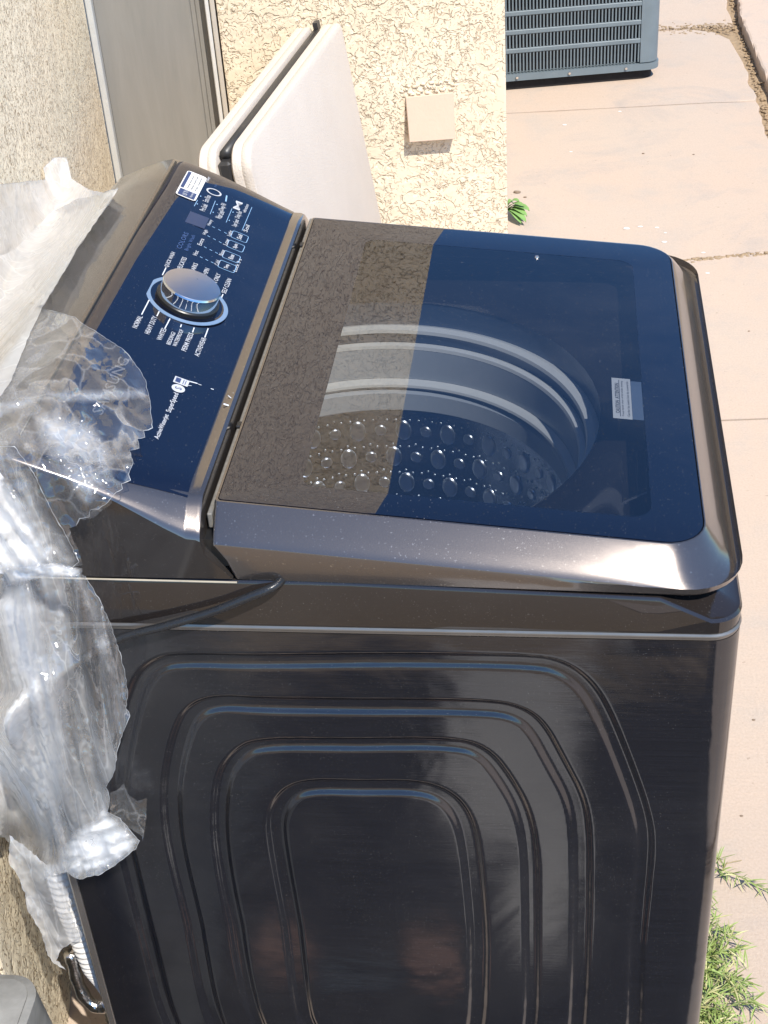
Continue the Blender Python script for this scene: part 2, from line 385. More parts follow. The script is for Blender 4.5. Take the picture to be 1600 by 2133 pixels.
# grey door between the two walls
door = empty('grey_door', tuple(INNER), 'flat grey weathered door panel with pale metal edges between two stucco walls', 'door')
DM = Matrix.Translation(INNER) @ Matrix.Rotation(TH, 4, 'Z')
g = NT('weathered_grey_paint'); v = g.coord(scale=(1, 1, .12))
c = g.mix(g.ramp(g.noise(14, 6, .65, v, .4), [(.3, 0.), (.7, 1.)]), (.21, .20, .18), (.27, .255, .23))
c = g.mix(g.math('MULTIPLY', g.ramp(g.noise(40, 4, .7, v), [(.56, 0.), (.75, 1.)]), .4), c, (.25, .235, .21))
g.pbr(Base_Color=c, Roughness=.75, Normal=g.bump(g.noise(60, 4, .6, v), .001, .6)); M_door = g.m
def dpart(name, c, s, mat, bev=.002): return adopt(box(name, c, s, mat, None, DM, bev), door)
dpart('door_leaf', (.138, .05, 1.02), (.240, .04, 2.04), M_door)
dpart('edge_strip', (.010, .040, 1.02), (.016, .09, 2.04), plain('pale_edge', (.50, .50, .48), .6))
for k, (x, wd, yy) in enumerate(((.2645, .0128, .0325), (.277, .0122, .0300), (.2895, .0125, .0275))):
    dpart('frame_rail', (x, yy+.03, 1.02), (wd, .06, 2.04), M_door, .0015)
dpart('edge_strip', (.302, .030, 1.02), (.010, .07, 2.04), plain('white_edge', (.62, .60, .56), .6))
dpart('edge_strip', (.3155, .040, 1.02), (.012, .09, 2.04), plain('grey_edge', (.50, .45, .38), .6))
wall('wall_above_door', INNER+Vector((0, 0, 0)), DOORR, 6.4, .2, M_stucco, 'cream stucco wall above the grey door', z0=2.045)

# hood vent on wall
t = empty('wall_vent_hood', (-.52, 2.70, .39), 'square peach painted sloping hood box fixed low on the cream stucco wall', 'vent hood')
n_out = -E2
def onwall(px, py, off=0): return onplane(px, py, E2, CORNER.dot(E2)-off)
tl, tr_ = onwall(845, 203, .006), onwall(945, 193, .006); bl_, br_ = onwall(853, 297, .034), onwall(949, 290, .034)
back = [onwall(845, 203, -.01), onwall(945, 193, -.01)]
dz = Vector((0, 0, 1))
A = [tl, tr_, br_, bl_]; 
B = [tl-n_out*.016, tr_-n_out*.016, br_-n_out*.044, bl_-n_out*.044]
bm = bmesh.new(); vv = [bm.verts.new(p) for p in A+B]
for f in ((0, 1, 2, 3), (0, 4, 5, 1), (1, 5, 6, 2), (3, 2, 6, 7), (0, 3, 7, 4), (4, 7, 6, 5)): bm.faces.new([vv[i] for i in f])
bmesh.ops.bevel(bm, geom=bm.edges[:], offset=.0015, segments=1, affect='EDGES')
adopt(frombm('hood', bm, M_vent), t)
bm = bmesh.new()
for i in range(26):
    k = i/25; p = onwall(836+112*k, 186+10*math.sin(i*1.7)+(5-16*k), .001)
    for v in bmesh.ops.create_icosphere(bm, subdivisions=1, radius=random.uniform(.004, .007))['verts']: v.co = p+Vector((v.co.x*1.5, v.co.y*.5, v.co.z*.8))
adopt(frombm('caulk_bead', bm, M_stucco, None, True), t)

# ------------------------------------------------------------------ air conditioner
ac = empty('air_conditioner', (-.16, 4.07, 0), 'blue grey outdoor condenser with rows of vertical louvre slots above a base blackened as shade', 'air conditioner')
P0 = Vector((-.3525, 4.030, 0)); AM = Matrix.Translation(P0) @ Matrix.Rotation(TH, 4, 'Z')
def ap(name, c, s, mat, bev=.002, smooth=False): return adopt(box(name, c, s, mat, None, AM, bev, 2 if bev > .004 else 1, smooth), ac)
xL, xR, xC = -.14, .455, .525        # louvre field from xL to xR, corner column to xC (frame coordinates along the front)
ap('coil', ((xL+xR)/2, .05, .40), (xR-xL-.01, .04, .70), M_acdark)
bm = bmesh.new(); poly = [(xL-.05, .0)]
for k in range(9): a = -PI/2+PI/2*k/8; poly.append((xC-.045+.045*math.cos(a), .045+.045*math.sin(a)))
poly += [(xC, .66), (xL-.05, .66)]
def prism(poly, z0, z1, M):
    b = bmesh.new(); vs = [b.verts.new((x, y, z0)) for x, y in poly]; f = b.faces.new(vs)
    r = bmesh.ops.extrude_face_region(b, geom=[f])
    for q in r['geom']:
        if isinstance(q, bmesh.types.BMVert): q.co.z = z1
    for q in b.verts: q.co = M @ q.co
    return b
bm.free()
def rcorner(x0, inset):
    P = [(x0, inset)]
    for k in range(9): a = -PI/2+PI/2*k/8; P.append((xC-inset-.045+.045*math.cos(a), inset+.045+.045*math.sin(a)))
    return P+[(xC-inset, .66-inset), (x0, .66-inset)]
o = adopt(frombm('corner_panel', prism(rcorner(xR, 0), .062, .74, AM), M_ac), ac); smooth_angle(o)
o = adopt(frombm('base_pan', prism(rcorner(xL-.05, -.004), .036, .0585, AM), M_ac), ac); smooth_angle(o)
o = adopt(frombm('shade_base', prism(rcorner(xL-.05, .016), 0.0, .035, AM), plain('black_shade_pad', (.012, .010, .010), .9)), ac); smooth_angle(o)  # black colour paints the shaded gap under the body
o = adopt(frombm('top_cover', prism(rcorner(xL-.05, -.004), .742, .78, AM), M_ac), ac); smooth_angle(o)
rows = [(.064, .131)] + [(.147+.064*k, .195+.064*k) for k in range(9)]
zz = [.0615]
for k, (a, b) in enumerate(rows):
    nxt = rows[k+1][0] if k+1 < len(rows) else .74
    ap('rail', ((xL+xR)/2, .006, (b+nxt)/2), (xR-xL, .012, nxt-b), M_ac, .002)
def slatmesh(h):
    bm = bmesh.new(); box_bm(bm, (0, .003, 0), (.0054, .004, h), Matrix.Rotation(math.radians(-8), 4, 'Z'), .0008); me = bpy.data.meshes.new('slat'); bm.to_mesh(me); bm.free(); me.materials.append(M_ac); return me
sm0, sm1 = slatmesh(.067), slatmesh(.048)
bmS = bmesh.new()
for k, (a, b) in enumerate(rows):
    nx = 43 if k < 4 else 50
    for i in range(nx):
        x = xR-.006-i*.0119
        if x < xL: break
        Mx = AM @ Matrix.Translation((x, .002, (a+b)/2))
        if k < 4:
            o = bpy.data.objects.new('slat', sm0 if k == 0 else sm1); COL.objects.link(o); o.matrix_basis = Mx; adopt(o, ac)
        else: box_bm(bmS, (0, .004, 0), (.0062, .010, .048), Mx)
o = adopt(frombm('slat', bmS, M_ac), ac); o['kind'] = 'stuff'
for x in (.02, .205, .405):
    bm = bmesh.new(); bmesh.ops.create_cone(bm, cap_ends=True, segments=8, radius1=.0055, radius2=.0045, depth=.006)
    for v in bm.verts: v.co = AM @ (Matrix.Translation((x, -.007, .048)) @ Matrix.Rotation(PI/2, 4, 'X') @ v.co)
    adopt(frombm('screw', bm, M_chrome), ac)

# ------------------------------------------------------------------ folding table
tb = empty('folding_table', (-.68, 2.15, 0), 'pale plastic table folded in half on its edge, leaning beside the stucco wall', 'folding table')
TA = math.atan2(.083, .84); near = Vector((-.797, 1.725, .70)); 
TX = Vector((math.sin(TA), math.cos(TA), 0)); TZ = Vector((-.127, 0, 1)).normalized(); TN = TX.cross(TZ).normalized()
LEN, HT = .845, .70*1.008
def tpt(a, h, n): return near + TX*a - TZ*h + TN*n     # a along top edge, h down, n out of face
def tabletop(n0, n1, name, seam=True):
    def outline(ins):
        P = []; r = .055-ins
        for (cx, cz, a0) in ((.055, .055, PI), (LEN-.02, .02, 1.5*PI), (LEN-.02, HT-.02, 0), (.055, HT-.055, .5*PI)):
            rr = (.055 if cx < .1 else .02)-ins
            for k in range(9):
                a = a0+PI/2*k/8; P.append((cx+rr*math.cos(a), cz+rr*math.sin(a)))
        return P
    th = n1-n0; prof = [(.006, n0), (0, n0+.005), (0, n0+th*.42), (.0022, n0+th*.5), (0, n0+th*.58), (0, n1-.010), (.003, n1-.003), (.010, n1)]
    vs = []; fs = []; N = 36
    for ins, n in prof:
        for a, h in outline(ins): vs.append(tpt(a, h, n))
    for i in range(len(prof)-1):
        for k in range(N): fs.append((i*N+k, i*N+(k+1) % N, (i+1)*N+(k+1) % N, (i+1)*N+k))
    fs.append(tuple(range(N))[::-1]); fs.append(tuple((len(prof)-1)*N+k for k in range(N)))
    o = mesh(name, vs, fs, M_table); smooth_angle(o, 40); bm = bmesh.new(); bm.from_mesh(o.data); bmesh.ops.recalc_face_normals(bm, faces=bm.faces[:]); bm.to_mesh(o.data); bm.free()
    return adopt(o, tb)
tabletop(-.046, 0, 'table_half'); tabletop(-.118, -.076, 'table_half')
for h in (.016, .62):
    adopt(tube('frame_tube', [tpt(.03+.79*k/6, h, -.061) for k in range(7)], .012, M_tframe), tb)
adopt(tube('leg', catmull([tpt(.05, .10, -.061), tpt(.06, .30, -.060), tpt(.06, .58, -.061)], 5), .011, M_tframe), tb)
adopt(tube('leg', catmull([tpt(.78, .08, -.061), tpt(.77, .30, -.060), tpt(.77, .58, -.061)], 5), .011, M_tframe), tb)
bm = bmesh.new(); box_bm(bm, (0, .02, 0), (.075, .11, .029), None, .006); 
for v in bm.verts: v.co = tpt(.045+v.co.x, .06+v.co.y, -.061+v.co.z)
adopt(frombm('hinge_bracket', bm, M_tframe), tb)
bm = bmesh.new(); box_bm(bm, (0, 0, 0), (.035, .02, .012)); 
for v in bm.verts: v.co = tpt(.83+v.co.x*.7, .0+v.co.y, -.061+v.co.z)
adopt(frombm('latch', bm, M_tframe), tb)

# ------------------------------------------------------------------ washing machine
W = .686; ZS = .90
wm = empty('washing_machine', (-.35, .343, 0), 'large dark top loading washing machine with tinted glass lid and control knob', 'washing machine')
def wp(o): return adopt(o, wm)
# side panel with stamped ridges
up = {'r1': [(-.585, .80), (-.57, .835), (-.552, .853), (-.53, .861), (-.45, .861), (-.293, .868), (-.186, .869), (-.16, .860), (-.14, .840), (-.124, .807), (-.103, .743), (-.083, .675), (-.076, .628), (-.078, .54), (-.079, .47)],
      'r1l': [(-.585, .80), (-.605, .74), (-.620, .68), (-.6265, .62), (-.6265, .539), (-.6265, .47)],
      'r2': [(-.35, .806), (-.457, .805), (-.497, .807), (-.523, .795), (-.54, .764), (-.56, .70), (-.569, .639), (-.571, .582), (-.568, .47)],
      'r2r': [(-.35, .806), (-.237, .809), (-.206, .804), (-.186, .786), (-.166, .735), (-.148, .69), (-.141, .643), (-.139, .536), (-.139, .47)],
      'r3': [(-.363, .755), (-.462, .753), (-.487, .735), (-.506, .702), (-.519, .629), (-.522, .546), (-.520, .47)],
      'r3r': [(-.363, .755), (-.266, .759), (-.238, .748), (-.219, .715), (-.201, .67), (-.193, .616), (-.192, .533), (-.192, .47)],
      'r4': [(-.364, .695), (-.418, .695), (-.443, .679), (-.457, .645), (-.459, .607), (-.458, .549), (-.456, .47)],
      'r4r': [(-.364, .695), (-.305, .697), (-.277, .684), (-.261, .655), (-.254, .606), (-.250, .496), (-.250, .47)]}
def ridge_dist(X, Z, keys):
    d = np.full(X.shape, 9.)
    for k in keys:
        L = list(up[k])
        for _ in range(3): L = [L[0]]+[q for (ax, az), (bx, bz) in zip(L[:-1], L[1:]) for q in ((ax*.75+bx*.25, az*.75+bz*.25), (ax*.25+bx*.75, az*.25+bz*.75))]+[L[-1]]
        L = L + [(a, .94-b) for a, b in L[::-1]]
        for (ax, az), (bx, bz) in zip(L[:-1], L[1:]):
            dx, dz_ = bx-ax, bz-az; q = dx*dx+dz_*dz_+1e-12
            t_ = np.clip(((X-ax)*dx+(Z-az)*dz_)/q, 0, 1); d = np.minimum(d, np.hypot(X-ax-t_*dx, Z-az-t_*dz_))
    return d
R0 = .022                     # rounded vertical corners
xs = np.concatenate([np.linspace(-.691, -.03, 420)]); zs = np.concatenate([np.concatenate([np.linspace(.06, .24, 40)[:-1], np.linspace(.24, .898, 400)])])
X, Z = np.meshgrid(xs, zs)
h = np.zeros_like(X)
for keys, dep, wd in ((('r1', 'r1l'), .0032, .0112), (('r2', 'r2r'), .0038, .0125), (('r3', 'r3r'), .0036, .0108), (('r4', 'r4r'), .0040, .0128)):
    d = ridge_dist(X, Z, keys); s_ = np.clip((wd-d)/.0078, 0, 1); h += dep*(s_*s_*(3-2*s_))
h -= .0022*np.exp(-(((X+.36)/.16)**2+((Z-.52)/.2)**2))
h += .0011*np.sin(X*9+1.0)*np.sin(Z*7+.4)+.0005*np.sin(X*23+Z*11)
fade = np.clip((.898-Z)/.02, 0, 1)*np.clip((X+.691)/.02, 0, 1)*np.clip((-.03-X)/.02, 0, 1); h *= fade
vs = np.stack([X, h, Z], -1).reshape(-1, 3); nx_, nz_ = len(xs), len(zs)
ii = (np.arange(nz_-1)[:, None]*nx_+np.arange(nx_-1)[None, :]).reshape(-1)
fs = np.stack([ii, ii+1, ii+1+nx_, ii+nx_], -1)
wp(mesh('side_panel', vs.tolist(), fs.tolist(), M_side, None, True))
def cabinet_shell():
    P = []
    P += [(-.03, 0)]
    for k in range(1, 9): a = -PI/2+PI/2*k/8; P.append((-.03+.03*math.cos(a), .03+.03*math.sin(a)))
    for k in range(9): a = PI/2*k/8; P.append((-.03+.03*math.cos(a), W-.03+.03*math.sin(a)))
    P += [(-.691, W)]
    return P
P = cabinet_shell(); vs = [(x, y, z) for z in (.06, .3, .6, .898) for x, y in P]; n = len(P)
wp(mesh('front_panel', vs, [(j*n+i, j*n+i+1, (j+1)*n+i+1, (j+1)*n+i) for j in range(3) for i in range(n-1)], M_side, None, True))
wp(box('back_panel', (-.6985, W/2, .49), (.013, W-.01, .86), plain('galvanised_steel', (.30, .29, .27), .45, .6), None, None, .002))
wp(box('back_flange', (-.697, .006, .48), (.009, .010, .84), M_trim, None, None, .001))
wp(box('base_frame', (-.35, W/2, .045), (.66, W-.03, .03), M_black))
for x in (-.64, -.05):
    for y in (.05, W-.05):
        bm = bmesh.new(); bmesh.ops.create_cone(bm, cap_ends=True, segments=14, radius1=.022, radius2=.016, depth=.032)
        for v in bm.verts: v.co += Vector((x, y, .016))
        wp(frombm('foot', bm, M_black))
# generic rounded rect ring
def rrect(x0, x1, y0, y1, rf, rb, n=8, es=14):
    C = [(x1-rf, y0+rf, rf, -PI/2), (x1-rf, y1-rf, rf, 0), (x0+rb, y1-rb, rb, PI/2), (x0+rb, y0+rb, rb, PI)]
    corners = []
    for cx, cy, r, a0 in C: corners.append([(cx+r*math.cos(a0+PI/2*k/n), cy+r*math.sin(a0+PI/2*k/n)) for k in range(n+1)])
    out = []
    for i in range(4):
        out += corners[i]; a = corners[i][-1]; b = corners[(i+1) % 4][0]
        for k in range(1, es): t = k/es; out.append((a[0]+(b[0]-a[0])*t, a[1]+(b[1]-a[1])*t))
    return out
def loft(name, rings, mat, closed=False, capA=False, capB=False, deg=35):
    n = len(rings[0]); vs = [v for r in rings for v in r]; fs = []
    for i in range(len(rings)-1):
        for k in range(n): fs.append((i*n+k, i*n+(k+1) % n, (i+1)*n+(k+1) % n, (i+1)*n+k))
    if capA: fs.append(tuple(range(n))[::-1])
    if capB: fs.append(tuple((len(rings)-1)*n+k for k in range(n)))
    bm = bmesh.new(); V = [bm.verts.new(v) for v in vs]
    for f in fs:
        try: bm.faces.new([V[i] for i in f])
        except ValueError: pass
    o = frombm(name, bm, mat); smooth_angle(o, deg); return o
# bright seam strip under the top cover
rg = lambda i, z: [(x, y, z) for x, y in rrect(-.691-i, 0+i, 0-i, W+i, .03, .012)]
wp(loft('seam_trim', [rg(-.010, .8985), rg(-.0002, .8985), rg(-.0001, .9012), rg(.0006, .9017), rg(.0007, .9030), rg(.0001, .9038), rg(-.0005, .9052), rg(-.010, .9052)], plain('seam_metal', (.24, .22, .20), .38, .8, var=.2), deg=50))
# top cover
def ztop(x, y=0): # upper edge line of the cover side
    z = .958-.012*max(0., min(1., (x+.37)/.29))
    t_ = max(0., min(1., (x+.079)/.05)); return z-.024*t_*t_*(3-2*t_)
DK = .944
CX, CY, CRr = -.385, .333, .262
base = rrect(-.691, 0, 0, W, .03, .012)
def rr(ins, rf=.03): return rrect(-.691+ins, 0-ins, ins, W-ins, max(rf-ins, .004), max(.012-ins, .003))
def circ():
    out = []
    for x, y in base:
        a = math.atan2(y-CY, x-CX); out.append((CX+CRr*math.cos(a), CY+CRr*math.sin(a)))
    return out
r_a = [(x, y, .9055) for x, y in rr(.001)]; r_b = [(x, y, ztop(x)-.003) for x, y in base]; r_c = [(x, y, ztop(x)) for x, y in rr(.0022)]
r_d = [(x, y, ztop(x)+.0005) for x, y in rr(.006)]; r_e = [(x, y, min(DK-.002, ztop(x)+.016)) for x, y in rr(.026)]; 
wp(loft('top_cover', [r_a, r_b, r_c, r_d, r_e], M_cover, deg=40))
r_f = [(x, y, DK-.001) for x, y in rr(.028)]
ci = circ()
r_g = [(x, y, DK) for x, y in rr(.05, .05)]
r_h = [(CX+(x-CX)*1.04, CY+(y-CY)*1.04, DK) for x, y in ci]; r_i = [(x, y, DK-.006) for x, y in ci]
wp(loft('wash_deck', [r_f, r_g, r_h, r_i], M_deck, deg=30))
def lathe(name, prof, mat, seg=128, deg=30):
    rings = [[(CX+r*math.cos(2*PI*k/seg), CY+r*math.sin(2*PI*k/seg), z) for k in range(seg)] for r, z in prof]
    return loft(name, rings, mat, deg=deg)
wp(lathe('basin_lip', [(.263, .938), (.264, .915), (.262, .906)], M_ringdark))
wp(lathe('tub_ring', [(.2625, .9065), (.256, .9085), (.248, .906), (.2465, .902)], M_ring))
wp(lathe('tub_groove', [(.2470, .9015), (.2500, .896), (.2500, .888)], M_ringdark))
wp(lathe('balance_ring', [(.2500, .8875), (.2460, .8895), (.2400, .888), (.2385, .884)], M_ring))
wp(lathe('balance_ring_wall', [(.2387, .8835), (.2380, .850), (.2385, .842)], M_ringwall))
wp(lathe('balance_ring_ledge', [(.2387, .8415), (.2345, .8400), (.2300, .8370), (.2290, .834)], M_ring))
wp(lathe('balance_ring_wall', [(.2293, .8335), (.2330, .829), (.2300, .824), (.2300, .800), (.236, .795)], M_ringwall))
wp(lathe('drum', [(.2362, .7945), (.2380, .78), (.2390, .60), (.2380, .50), (.20, .46), (.02, .455)], M_drum, 160))
bm = bmesh.new()
for row in range(8):
    z = .764-.041*row
    for k in range(50):
        a = 2*PI*(k+.5*(row % 2))/50; big = k % 2 == 0
        M = Matrix.Translation((CX+.2385*math.cos(a), CY+.2385*math.sin(a), z)) @ Matrix.Rotation(a, 4, 'Z')
        sc = (.0034, .0110, .0155) if big else (.0028, .0080, .0082); prev = None
        for rr_, hh in ((1.0, 0), (.93, .55), (.80, .92), (.60, 1.), (.25, .86)):
            ring = [bm.verts.new(M @ Vector((-sc[0]*hh, sc[1]*rr_*math.cos(q*PI/10), sc[2]*rr_*math.sin(q*PI/10)))) for q in range(20)]
            if prev:
                for q in range(20): bm.faces.new((prev[q], prev[(q+1) % 20], ring[(q+1) % 20], ring[q]))
            prev = ring
        bm.faces.new(prev)
        for q in range(3):
            a2 = a+(q-1)*.038; M2 = Matrix.Translation((CX+.239*math.cos(a2), CY+.239*math.sin(a2), z+.0195-.004*abs(q-1)))
            for v in bmesh.ops.create_icosphere(bm, subdivisions=2, radius=.0021)['verts']: v.co = M2 @ v.co
o = wp(frombm('dimple', bm, plain('dimple_steel', (.70, .74, .80), .33, 1, var=.05), None, True)); o['kind'] = 'stuff'

# lid
LS = -.1044
def zl(x): return 1.0274+LS*(x+.4798)
def zb(x): return .961-.010*(x+.457)/.432 - .004
def lring(x0, x1, ins, rf, dz, fn=zl, rb=.004): return [(x, y, fn(x)+dz) for x, y in rrect(x0, x1, ins, W-ins, rf, rb)]
def drop(x0, x1, ins, rf, d, crown=0):
    out = []
    for x, y in rrect(x0, x1, ins, W-ins, rf, .004): out.append((x, y, zl(x)+d))
    return out
def crease(x0, x1, ins, rf, d):
    # the crease softens towards the front: a little lower and rounder there
    out = []
    for x, y in rrect(x0, x1, ins, W-ins, rf, .004):
        t_ = max(0, min(1, (x+.12)/.12)); out.append((x, y, zl(x)+d-.004*t_))
    return out
XH = -.4785
rings = [drop(XH+.003, -.036, .0345, .038, -.0035), drop(XH+.002, -.0345, .0330, .040, -.0008), drop(XH, -.0335, .0315, .041, -.0010),
         drop(XH, -.028, .0240, .045, -.0068), crease(XH, -.019, .0140, .051, -.0150), crease(XH, -.011, .0055, .056, -.0220),
         crease(XH, -.0062, .0018, .058, -.0258), crease(XH, -.0045, .0006, .058, -.0272), crease(XH, -.0030, .0, .058, -.0290),
         [(x, y, zl(x)*.45+zb(x)*.55-.006) for x, y in rrect(XH+.010, .0000, -.0006, W+.0006, .056, .004)],
         [(x, y, zb(x)+.003) for x, y in rrect(-.462, -.0015, .001, W-.001, .054, .004)],
         [(x, y, zb(x)) for x, y in rrect(-.460, -.004, .0035, W-.0035, .052, .004)],
         [(x, y, zb(x)+.002) for x, y in rrect(-.450, -.022, .022, W-.022, .042, .004)],
         [(x, y, zb(x)+.012) for x, y in rrect(-.445, -.030, .030, W-.030, .038, .004)]]
wp(loft('lid_frame', rings, M_lid, deg=22))
# the vertical skirt of the lid is a darker gloss moulding
me = wm.children[-1].data; me.materials.append(M_cover)
for p in me.polygons:
    c_ = p.center
    if c_.z < zl(c_.x)-.0292 and c_.x < -.06 or c_.z < zl(c_.x)-.05: p.material_index = 1
# glass: border + window
gx0, gx1, gy0, gy1 = XH+.003, -.036, .0345, W-.0345
wx0, wx1, wy0, wy1 = -.405, -.082, .0685, .604
outer = rrect(gx0, gx1, gy0, gy1, .037, .003); inner = []
for x, y in rrect(wx0, wx1, wy0, wy1, .02, .014): inner.append((x-(.010 if x > -.2 else 0)*((y-.343)/.3)**2*0, y))
zt = lambda x: zl(x)-.0006
wp(loft('glass_border', [[(x, y, zt(x)-.003) for x, y in outer], [(x, y, zt(x)-.0001) for x, y in outer], [(x, y, zt(x)) for x, y in rrect(gx0+.001, gx1-.001, gy0+.001, gy1-.001, .036, .003)], [(x, y, zt(x)) for x, y in inner]], M_frit, deg=12))
bm = bmesh.new(); bm.faces.new([bm.verts.new((x, y, zt(x)-.0001)) for x, y in inner]); o = frombm('glass_window', bm, M_glass)
if o.data.polygons[0].normal.z < 0: o.data.flip_normals()
wp(o)
# inner rim of the lid seen through the glass
bm = bmesh.new(); bmesh.ops.create_cone(bm, cap_ends=True, segments=12, radius1=.0028, radius2=.0022, depth=.002)
for v in bm.verts: v.co += Vector((-.197, .593, zl(-.197)))
wp(frombm('lid_bumper', bm, M_knobtop))
# hinge gap between lid and console
wp(box('hinge_strip', (-.4822, W/2, 1.012), (.0046, W-.040, .016), plain('speckled_zinc', (.20, .185, .16), .6, .2, var=.5, vs=160), None, None, .001))
wp(box('hinge_rod', (-.487, W/2, .990), (.012, W-.03, .012), M_trim, None, None, .004, 2, True))
wp(box('hinge_cover', (-.478, W/2, .985), (.030, W-.016, .03), M_black))
for y in (.17, .585):
    wp(box('hinge_cap', (-.4822, y, 1.017), (.0056, .010, .012), M_black, None, None, .001))

# text
def textmesh(body, bold=0):
    cu = bpy.data.curves.new('t', 'FONT'); cu.body = body; cu.size = 1; cu.offset = bold; cu.resolution_u = 2
    o = bpy.data.objects.new('t', cu); COL.objects.link(o); bpy.context.view_layer.update()
    me = bpy.data.meshes.new_from_object(o.evaluated_get(bpy.context.evaluated_depsgraph_get()))
    bpy.data.objects.remove(o); bpy.data.curves.remove(cu); return me
def place_text(body, center, length, height, ux, uy, mat, name='printed_text', bold=.012, parent=None, extrude=0):
    me = textmesh(body, bold)
    co = np.array([v.co[:] for v in me.vertices]); mn, mx = co.min(0), co.max(0)
    for v in me.vertices:
        a = ((v.co.x-mn[0])/(mx[0]-mn[0])-.5)*length; b = ((v.co.y-mn[1])/(mx[1]-mn[1])-.5)*height
        v.co = Vector(center)+Vector(ux)*a+Vector(uy)*b
    o = link(name, me, mat); return wp(o) if parent is None else adopt(o, parent)

# caution label under the glass
ln = Vector((-LS, 0, 1)).normalized()
def lidq(x, y, dz=0): return (x, y, zt(x)+dz)
def lidplate(name, x0, x1, y0, y1, dz, mat):
    return wp(mesh(name, [lidq(x0, y0, dz), lidq(x1, y0, dz), lidq(x1, y1, dz), lidq(x0, y1, dz)], [(0, 1, 2, 3)], mat))
lidplate('caution_label', -.1135, -.094, .2400, .3210, -.0012, M_label)
lidplate('faded_label', -.0938, -.0825, .2405, .3170, -.0012, M_label2)
lx, ly = Vector((0, 1, 0)), Vector((-1, 0, -LS)).normalized()
place_text('CAUTION  ATTENTION', lidq(-.1085, .2800, -.0009), .060, .0042, lx, ly, M_ink, bold=.02)
place_text('Keep hands clear of lid while closing', lidq(-.1030, .2800, -.0009), .070, .0026, lx, ly, M_ink, bold=0)
place_text('Garder les mains loin du couvercle', lidq(-.0975, .2800, -.0009), .070, .0026, lx, ly, M_ink, bold=0)
lidplate('label_rule', -.1062, -.1056, .2440, .3170, -.0008, M_ink)

# console body
SLc = .43
def zc(x): return 1.027-SLc*(x+.486)
profile = [(-.742, .962), (-.744, 1.040), (-.738, 1.062), (-.724, 1.0745), (-.690, 1.0880), (-.664, 1.0960), (-.652, 1.0980), (-.6455, 1.0955)]
profile += [(x, zc(x)) for x in (-.630, -.60, -.56, -.52, -.5035)] + [(-.5015, 1.0336), (-.4925, 1.0334), (-.4890, 1.0316), (-.4878, 1.024), (-.4868, .998), (-.475, .975), (-.4655, .963), (-.464, .961)]
def kx(x):
    t_ = max(0., min(1., (x+.600)/.115)); return t_*t_*(3-2*t_)
def crossring(y, d, dd=0):
    out = []
    for x, z in profile:
        f_ = max(0., min(1., (z-.985)/.04)); k = kx(x); sc = .30+.70*k
        yy = y*sc if y < .05 else (W-(W-y)*sc if y > W-.05 else y)
        out.append((x, yy, z-d*f_*(.22+.78*k)))
    return out
ys = [(0, .0290), (.0010, .0262), (.0045, .0215), (.012, .0150), (.022, .0072), (.030, .0016), (.034, 0)]
full = [(y, d) for y, d in ys]+[(.08+k*(W-.16)/6, 0) for k in range(7)]+[(W-y, d) for y, d in ys[::-1]]
rings = [crossring(y, d) for y, d in full]; n = len(profile); vs = [v for r in rings for v in r]; fs = []
for i in range(len(rings)-1):
    for k in range(n-1): fs.append((i*n+k, i*n+k+1, (i+1)*n+k+1, (i+1)*n+k))
body = mesh('console_body', vs, fs, [M_lid, M_cover]); smooth_angle(body, 24); wp(body)
capv = crossring(0, .029); wp(mesh('console_side', [(x, -.0002, z) for x, y, z in capv], [tuple(range(n))], M_cover))
wp(mesh('console_side', [(x, W+.0002, z) for x, y, z in capv], [tuple(range(n))[::-1]], M_cover))
wp(box('console_base', (-.60, W/2, .9585), (.272, W-.006, .004), M_black))
wp(box('console_support', (-.592, W/2, .930), (.19, W-.012, .050), M_cover))
wp(tube('cover_seam', [(-.742, .0005, .9600), (-.60, -.0006, .9590), (-.46, -.0006, .9575)], .0010, plain('dusty_seam', (.36, .32, .25), .7, var=.4), None, 6))
# control panel glass, slightly crowned along both long edges
def pc(x, y, h=0):
    t1 = max(0., (-.632-x)/.012); t2 = max(0., (x+.508)/.006)*0
    z = zc(x)+.0022-.0034*t1*t1+.034*max(0,(-.4905-x))-.0030*t2*t2
    return Vector((x, y, z))+Vector((SLc, 0, 1)).normalized()*h
xsP = [-.6445, -.640, -.635, -.630, -.624, -.61, -.59, -.56, -.53, -.515, -.508, -.5045, -.5022]
ysP = [.0145, .0155, .018, .022, .028, .04]+[.06+k*(W-.12)/24 for k in range(25)]+[W-.04, W-.028, W-.022, W-.018, W-.0155, W-.0145]
vs = []
for y in ysP:
    e = max(0., (.040-min(y, W-y))/.0255)
    for x in xsP:
        p = pc(x, y); sh = (.0205*kx(x)-.004)*max(0, 1-min(y, W-y)/.12); vs.append((p.x, p.y+(sh if y < W/2 else -sh), p.z-.0042*e**1.6))
fs = [(i*len(xsP)+k, i*len(xsP)+k+1, (i+1)*len(xsP)+k+1, (i+1)*len(xsP)+k) for i in range(len(ysP)-1) for k in range(len(xsP)-1)]
o = mesh('control_panel', vs, fs, M_panelglass, None, True); wp(o)
wp(tube('panel_seam', [pc(-.6465, y, -.001) for y in (.03, .2, .45, W-.02)], .0016, M_black, None, 6))
PU, PV = Vector((0, 1, 0)), Vector((-1, 0, SLc)).normalized()
def ptext(body, x, y, L, H, mat=M_print, bold=.012): return place_text(body, pc(x, y, .0004), L, H, PU, PV, mat, bold=bold)
def pbar(x0, y0, x1, y1, wd, mat=M_print, name='printed_line'):
    a, b = pc(x0, y0, .0004), pc(x1, y1, .0004); d = (b-a).normalized(); nrm_ = Vector((SLc, 0, 1)).normalized(); s = d.cross(nrm_)*wd/2
    return wp(mesh(name, [a-s, a+s, b+s, b-s], [(0, 1, 2, 3)], mat))
